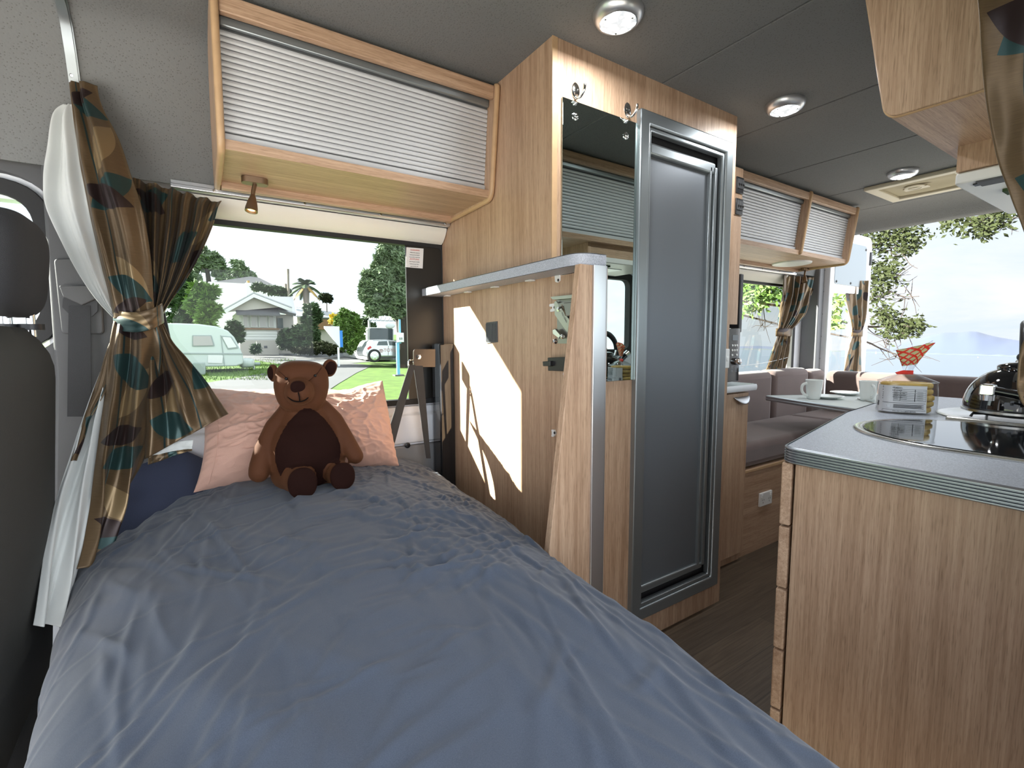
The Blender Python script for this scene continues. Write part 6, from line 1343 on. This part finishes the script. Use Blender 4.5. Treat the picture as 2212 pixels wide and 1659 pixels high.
# motorhome, car
t = thing('motorhome', 'white motorhome with dark rear window parked behind the silver car', 'motorhome', tuple(on_g(822, 775)))
ym = 25
def Qm(px, py, y=ym): return PY(px, py, y)
obj('body', MB().prism(dedup(rpoly([(Qm(*q).x, Qm(*q).z) for q in ((793, 778), (793, 707), (851, 708), (851, 778))], 0.12)), 'y', ym, ym + 5), 'house_white', t, bevel=0.05)
obj('rear_window', MB().prism(dedup(rpoly([(Qm(*q).x, Qm(*q).z) for q in ((799, 738), (799, 708.5), (848, 709.5), (848, 738))], 0.1)), 'y', ym - .03, ym + .05), 'window_dark', t)
obj('bumper', MB().prism(dedup(rpoly([(Qm(*q).x, Qm(*q).z) for q in ((792, 774), (792, 765), (852, 765), (852, 774))], 0.05)), 'y', ym - .2, ym + .01), 'roof_grey', t)
for px in (800, 843): q = Qm(px, 775); obj('wheel', MB().tube([(q.x - .12, ym + .6, gz(ym) + .3), (q.x + .12, ym + .6, gz(ym) + .3)], 0.33, 18), 'tyre', t)
t = thing('hatchback_car', 'small silver hatchback car parked at the right of the window view', 'car', tuple(on_g(825, 776)))
ya = 21.3
def Qa(px, py, y=ya): return PY(px, py, y)
body_px = [(793, 771), (791, 760), (793, 750), (799, 739), (805, 734.5), (835, 733.5), (862, 737), (884, 748), (905, 752), (915, 760), (916, 771)]
obj('body', MB().prism(dedup(rpoly([(Qa(*q).x, Qa(*q).z) for q in body_px], 0.1)), 'y', ya, ya + 1.65), 'car_silver', t, bevel=0.10, seg=4, smooth=60)
for px in ([(814, 746), (818, 737.5), (836, 736.5), (838, 746)], [(841, 746), (839, 736.5), (858, 739), (872, 747)]):
    obj('side_glass', MB().prism([(Qa(*q).x, Qa(*q).z) for q in px], 'y', ya - .012, ya + .03), 'window_dark', t, smooth=0)
obj('tail_lamp', MB().prism([(Qa(*q).x, Qa(*q).z) for q in ((793, 752), (800, 747), (803, 751), (795, 756))], 'y', ya - .01, ya + .05), 'tail_red', t)
for px in (809, 893):
    c = Qa(px, 768.5, ya - .02); w_ = obj('wheel', MB().lathe([(0.30, -0.2), (0.30, 0.0), (0.26, 0.02), (0, 0.02)], c, (0, -1, 0), 26), 'tyre', t, smooth=40)
    obj('hub_cap', MB().lathe([(0.20, 0.02), (0.18, 0.03), (0.05, 0.035), (0, 0.03)], c, (0, -1, 0), 20), 'alu', w_)
    mb = MB()
    for k in range(6): a = 2 * PI * k / 6; mb.tube([c + Vector((0.05 * math.cos(a), -0.036, 0.05 * math.sin(a))), c + Vector((0.17 * math.cos(a), -0.034, 0.17 * math.sin(a)))], 0.018, 6)
    obj('spokes', mb, 'ink_white', w_)
obj('door_seam', MB().prism([(Qa(*q).x, Qa(*q).z) for q in ((838.6, 747), (839.4, 747), (838.8, 768), (838.0, 768))], 'y', ya - .004, ya + .03), 'roof_grey', t, smooth=0)
text('lettering', 'TOYOTA', 'ink_toyota', t, Qa(829, 760, ya - .012), (1, 0, 0), (0, 0, 1), 0.22)
q = Qa(823.5, 757.8, ya - .012); lg = MB()
for rx_, rz_, dz in ((0.10, 0.066, 0), (0.036, 0.062, 0.0), (0.066, 0.026, 0.036)): lg.tube([q + Vector((rx_ * math.cos(2 * PI * k / 20), 0, dz + rz_ * math.sin(2 * PI * k / 20))) for k in range(21)], 0.009, 5)
obj('badge', lg, 'ink_toyota', t)
# posts and signs
t = thing('power_post', 'pale blue power post with white box near the silver car', 'power post', tuple(on_g(861, 812)))
yp = on_g(861, 812).y
def Qp(px, py): return PY(px, py, yp)
a, b = Qp(858.5, 812), Qp(864.5, 812)
obj('post', MB().box(a.x, b.x, yp, yp + .09, gz(yp), Qp(861, 740).z), 'post_blue', t); obj('pole', MB().box(Qp(862, 700).x, Qp(866, 700).x, yp + .02, yp + .07, Qp(861, 742).z, Qp(861, 690).z), 'post_blue', t)
bx_ = obj('meter_box', MB().box(Qp(858, 730).x, Qp(871, 730).x, yp - .08, yp + .08, Qp(861, 739).z, Qp(861, 719).z), 'ink_white', t, bevel=.01)
for px in (861, 865): obj('outlet', MB().box(Qp(px, 730).x, Qp(px + 2.5, 730).x, yp - .095, yp - .07, Qp(861, 734).z, Qp(861, 729).z), 'ink_grey', bx_)
obj('footing', MB().box(a.x - .12, b.x + .12, yp - .1, yp + .2, gz(yp) - .05, gz(yp) + .05), 'roof_grey', t)
p = PY(842, 703, 24); tag(obj('satellite_dish', MB().ell(p, (.28, .1, .16), 18, 10), 'ink_white', smooth=180), 'small white satellite dish above the motorhome', 'dish')
t = thing('roadside_sign', 'tall white and blue board standing by the round shrub', 'sign', tuple(PY(735, 752, 22.6)))
obj('board', MB().box(PY(700, 700, 22.6).x, PY(733, 700, 22.6).x, 22.6, 22.66, PY(733, 752, 22.6).z, PY(733, 705, 22.6).z), 'ink_white', t, smooth=0)
t.children[0].data.vertices[0].co.z += 0.9; t.children[0].data.vertices[3].co.z += 0.9
obj('blue_edge', MB().box(PY(733, 700, 22.6).x, PY(739, 700, 22.6).x, 22.58, 22.68, PY(733, 750, 22.6).z, PY(733, 714, 22.6).z), 'sign_blue', t, smooth=0)
obj('leg', MB().box(PY(727, 700, 22.6).x, PY(731, 700, 22.6).x, 22.6, 22.66, gz(22.6), PY(733, 750, 22.6).z), 'alu', t, smooth=0)
def pole(label, px, pt, pb, y, r):
    a, b = PY(px, pb, y), PY(px, pt, y); a.z = gz(y); tag(obj('utility_pole', MB().tube([a, b], r, 8), 'bark_grey'), label, 'pole')
pole('tall thin lamp pole left of the palm', 622, 581, 660, 45, 0.10); pole('short wooden pole left of the palm', 617.5, 613, 660, 46, 0.12); pole('thin white pole over the long house roof', 706, 655, 700, 44, 0.05)

# ================================================================== OUTDOORS, behind the van: sea, hills, overhanging tree
FARX = 3000.0
a, b = on_x(1590, 754, FARX), on_x(2240, 771.5, FARX); n0, n1 = Vector((16, 60, 0)), Vector((16, -60, 0))
def seaz(x, y):       # plane through the two horizon points and a point below the van
    nrm = (b - a).cross(Vector((16, 0, -2.2)) - a); return a.z - (nrm.x * (x - a.x) + nrm.y * (y - a.y)) / nrm.z
cs = [(9, -40), (9, 5), (14, 12), (60, 60), (3000, 4200), (3000, -2500)]
o = obj('sea', MB().add([(x, y, seaz(x, y)) for x, y in cs], [tuple(range(len(cs)))]), 'sea_water', smooth=0); o['kind'] = 'stuff'; o['label'] = 'calm pale sea behind the open rear doors'; o['category'] = 'sea'
ridge = [(1560, 752), (1600, 748), (1640, 747), (1690, 750), (1740, 756), (1800, 758), (1850, 756), (1905, 753), (1950, 741), (1985, 733), (2010, 724), (2035, 718.5), (2070, 718), (2095, 715.5), (2110, 716.5), (2130, 722), (2160, 729), (2190, 734), (2230, 739), (2300, 747), (2380, 756), (2460, 764)]
def ridge_y(px):
    for (p0, q0), (p1, q1) in zip(ridge[:-1], ridge[1:]):
        if p0 <= px <= p1: return lerp(q0, q1, (px - p0) / (p1 - p0))
    return 760
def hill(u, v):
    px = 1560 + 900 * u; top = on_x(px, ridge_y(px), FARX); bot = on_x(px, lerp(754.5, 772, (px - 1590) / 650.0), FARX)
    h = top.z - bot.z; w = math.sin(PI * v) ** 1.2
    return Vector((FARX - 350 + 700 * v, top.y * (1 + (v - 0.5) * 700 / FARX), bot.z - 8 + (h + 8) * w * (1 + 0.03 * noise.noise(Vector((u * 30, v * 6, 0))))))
tag(obj('island_hill', MB().grid(hill, 160, 24), 'hill_haze_blue', smooth=180), 'hazy blue volcanic island with a flat-topped cone across the sea', 'island')
def shore(u, v):
    px = 1560 + 900 * u; bot = on_x(px, lerp(754.5, 772, (px - 1590) / 650.0), FARX - 400)
    return Vector((FARX - 400 + 60 * v, bot.y, bot.z + 4 * math.sin(PI * v) * (1.4 + noise.noise(Vector((u * 40, 0, 3))))))
tag(obj('far_shore', MB().grid(shore, 120, 6), 'shore', smooth=180), 'thin pale green shoreline at the foot of the island', 'shore')
def boat(label, px, py, mat, D):
    p = on_x(px, py, D); t = thing('sailing_boat', label, 'boat', tuple(p)); s = D * 0.0022
    obj('hull', MB().ell(p, (s * .9, s * .5, s * .3), 12, 8), mat, t, smooth=180)
    obj('sail', MB().add([p + Vector((0, -s * .5, s * .2)), p + Vector((0, s * .6, s * .2)), p + Vector((0, 0, s * 2.2)), p + Vector((s * .15, 0, s * .3))], [(0, 1, 2), (0, 3, 1), (1, 3, 2), (2, 3, 0)]), mat, t, smooth=0)
boat('tiny white sailing boat on the sea beside the tied door curtain', 1892, 765, 'ink_white', 1200)
boat('tiny orange sailing boat left of the kettle handle', 2112, 777, 'frond_dry', 700)

# overhanging pohutukawa-like tree: trunk off to the left, boughs reach into the rear opening
t = thing('overhanging_tree', 'gnarled tree with leafy boughs hanging over the sea view', 'tree', (8.0, 5.2, -1.5))
rnd = random.Random(11)
TX = 7.5
def W3(px, py, x=TX): return on_x(px, py, x)
obj('trunk', MB().tube([(8.4, 8.6, -1.6), (8.3, 8.0, 0.6), W3(1480, 640, 8.0), W3(1490, 420, 7.8)], [0.28, 0.24, 0.2, 0.12], 12), 'bark', t, smooth=60)
boughs = [([(1490, 640), (1640, 590), (1780, 600), (1840, 560), (1900, 525), (1935, 515)], 0.03), ([(1900, 525), (1945, 545), (1965, 570), (1982, 580)], 0.007), ([(1840, 560), (1880, 600), (1910, 622), (1950, 640), (1985, 640)], 0.010), ([(1490, 640), (1680, 660), (1800, 690), (1870, 705), (1910, 705), (1940, 700), (1965, 706)], 0.022), ([(1870, 705), (1890, 722), (1920, 728), (1950, 728)], 0.006), ([(1490, 650), (1680, 700), (1800, 722), (1870, 738), (1900, 752), (1935, 765), (1955, 768)], 0.016), ([(1900, 752), (1915, 772), (1930, 790)], 0.005), ([(1490, 440), (1690, 430), (1800, 440), (1900, 445), (1980, 480)], 0.03), ([(1840, 560), (1880, 560), (1915, 580)], 0.006), ([(1885, 620), (1900, 640), (1935, 650)], 0.006), ([(1900, 445), (2000, 430), (2080, 440), (2140, 455), (2180, 470)], 0.018), ([(2140, 455), (2175, 490), (2200, 500)], 0.006), ([(2100, 440), (2120, 470), (2130, 488)], 0.006), ([(2060, 440), (2040, 470), (2050, 492)], 0.004), ([(1600, 592), (1640, 640), (1652, 690), (1650, 715)], 0.010), ([(1652, 690), (1668, 700), (1685, 705)], 0.005), ([(1640, 640), (1625, 670), (1612, 695)], 0.005)]
for pts, r in boughs:
    P_ = [tuple(W3(q[0], q[1], TX + 0.25 * math.sin(q[0] * .05))) for q in pts]
    obj('bough', MB().tube([cat(P_, k / 18) for k in range(19)], [r * (1 - 0.6 * k / 18) for k in range(19)], 7), 'bark', t, smooth=60)
tw = MB()
def twigs(px, py, n, R_):
    for _ in range(n):
        a = W3(px + rnd.uniform(-8, 8), py + rnd.uniform(-8, 8)); d = Vector((rnd.gauss(0, .3), rnd.gauss(0, 1), rnd.gauss(-.1, 1))).normalized() * R_ * rnd.uniform(.5, 1.2)
        m_ = a + d * .5 + Vector((0, rnd.gauss(0, .02), rnd.gauss(0, .02))); tw.tube([a, m_, a + d], [0.005, 0.0035, 0.002], 5)
for q in ((1925, 545), (1960, 640), (1930, 690), (1950, 720), (1970, 760), (1940, 770), (1900, 640), (2170, 480), (2120, 470), (1935, 600), (1648, 700), (1945, 700), (1915, 735)): twigs(*q, 9, 0.26)
obj('twigs', tw, 'bark', t, smooth=60)['kind'] = 'stuff'
def leafspray(clusters, size, seed):
    rn = random.Random(seed); mb = MB()
    for px, py, rpx, n in clusters:
        R_ = rpx * TX / FPX * 1.1
        for _ in range(int(n * 1.5)):
            p = W3(px, py, TX + rn.gauss(0, .12)) + Vector((0, rn.gauss(0, .5) * R_, rn.gauss(0, .45) * R_))
            a = Vector((rn.gauss(0, .6), -0.7 + rn.gauss(0, .8), rn.gauss(-.15, .7))).normalized(); b_ = a.cross(Vector((1, rn.gauss(0, .6), rn.gauss(0, .6)))).normalized(); s = size * rn.uniform(.7, 1.3)
            mb.add([p, p + a * s * .5 + b_ * s * .22, p + a * s, p + a * s * .5 - b_ * s * .22], [(0, 1, 2, 3)])
    return mb
obj('foliage', leafspray([(1880, 515, 26, 120), (1915, 510, 30, 170), (1955, 500, 26, 170), (1965, 525, 18, 110), (1945, 540, 14, 60), (1895, 585, 26, 150), (1905, 610, 24, 150), (1920, 580, 14, 70), (1885, 640, 18, 60), (1900, 675, 18, 110), (1915, 690, 16, 80), (1955, 705, 22, 140), (1975, 702, 12, 70), (1930, 712, 20, 100), (2075, 475, 26, 120), (2120, 482, 26, 150), (2150, 470, 22, 110), (2040, 482, 12, 30), (2125, 500, 10, 50), (1860, 490, 30, 120), (1820, 480, 40, 150)], 0.060, 3), 'leaf_olive', t, smooth=0)
obj('foliage', leafspray([(1620, 625, 26, 190), (1650, 615, 26, 190), (1640, 650, 20, 120), (1675, 605, 22, 120), (1650, 590, 40, 220), (1612, 665, 14, 60), (1680, 640, 14, 60), (1800, 650, 24, 60), (1795, 690, 18, 60)], 0.10, 5), 'leaf_bright', t, smooth=0)

o = obj('bounce_pad', MB().box(4.35, 9.5, -9, 12, -0.9, -0.72), 'bounce_gravel', smooth=0); o['kind'] = 'structure'  # unseen pad behind the van, added to bounce sunlight onto the rear ceiling
# ================================================================== LIGHT
sd = Vector((1.0, -0.65, -0.56)).normalized()
sl = bpy.data.lights.new('sun', 'SUN'); sl.energy = 44.0; sl.angle = math.radians(0.55); sl.color = (1.0, 0.95, 0.86)
so = bpy.data.objects.new('sun', sl); COL.objects.link(so); so.rotation_euler = sd.to_track_quat('-Z', 'Y').to_euler(); so.location = (-6, 6, 6)
wd = bpy.data.worlds.new('sky'); scene.world = wd; wd.use_nodes = True; nt = wd.node_tree; nt.nodes.clear()
out = N(nt, 'ShaderNodeOutputWorld'); bg = N(nt, 'ShaderNodeBackground'); tc = N(nt, 'ShaderNodeTexCoord'); sp = N(nt, 'ShaderNodeSeparateXYZ'); L(nt, tc.outputs['Generated'], sp.inputs[0])
mp = N(nt, 'ShaderNodeMapping'); mp.inputs['Scale'].default_value = (1.6, 1.6, 6.0); L(nt, tc.outputs['Generated'], mp.inputs[0])
cn = N(nt, 'ShaderNodeTexNoise', i_Scale=1.6, i_Detail=6.0, i_Roughness=0.6, i_Distortion=0.5); L(nt, mp.outputs[0], cn.inputs['Vector'])
cr = N(nt, 'ShaderNodeValToRGB'); cr.color_ramp.elements[0].position = 0.40; cr.color_ramp.elements[1].position = 0.62
cr.color_ramp.elements[0].color = (0.78, 0.885, 1.0, 1); cr.color_ramp.elements[1].color = (0.97, 0.99, 1.02, 1); L(nt, cn.outputs['Fac'], cr.inputs['Fac'])
# added sky brightness towards the near side (-Y) and overhead fills the interior, softest over the sea (+X)
def MW(op, a, b=None, c=None, clamp=False):
    n = nt.nodes.new('ShaderNodeMath'); n.operation = op; n.use_clamp = clamp
    for i, v in enumerate((a, b, c)):
        if v is None: continue
        if isinstance(v, (int, float)): n.inputs[i].default_value = v
        else: nt.links.new(v, n.inputs[i])
    return n.outputs[0]
ny = MW('MAXIMUM', MW('MULTIPLY', sp.outputs[1], -1.0), 0.0); up_ = MW('MAXIMUM', sp.outputs[2], 0.0); py_ = MW('MAXIMUM', sp.outputs[1], 0.0)
br_ = MW('ADD', MW('ADD', 0.90, MW('MULTIPLY', MW('POWER', ny, 1.5), SKY_NEAR)), MW('ADD', MW('MULTIPLY', MW('POWER', up_, 2.0), SKY_UP), MW('MULTIPLY', MW('POWER', py_, 3.0), 1.3)))
L(nt, cr.outputs['Color'], bg.inputs['Color']); L(nt, br_, bg.inputs['Strength']); L(nt, bg.outputs[0], out.inputs[0])
# unseen pale apron added to bounce light in from the near side
o = obj('bounce_apron', MB().box(-14, 16, -16, -0.35, -0.75, -0.62), 'house_cream', smooth=0); o['kind'] = 'structure'
scene.view_settings.view_transform = 'Standard'; scene.view_settings.look = 'None'; scene.view_settings.exposure = 0.20; scene.view_settings.gamma = 1.0
scene.view_settings.use_curve_mapping = False
scene.cycles.max_bounces = 10; scene.cycles.diffuse_bounces = 6; scene.cycles.glossy_bounces = 5; scene.cycles.transparent_max_bounces = 16; scene.cycles.caustics_reflective = False; scene.cycles.caustics_refractive = False; scene.cycles.sample_clamp_indirect = 8
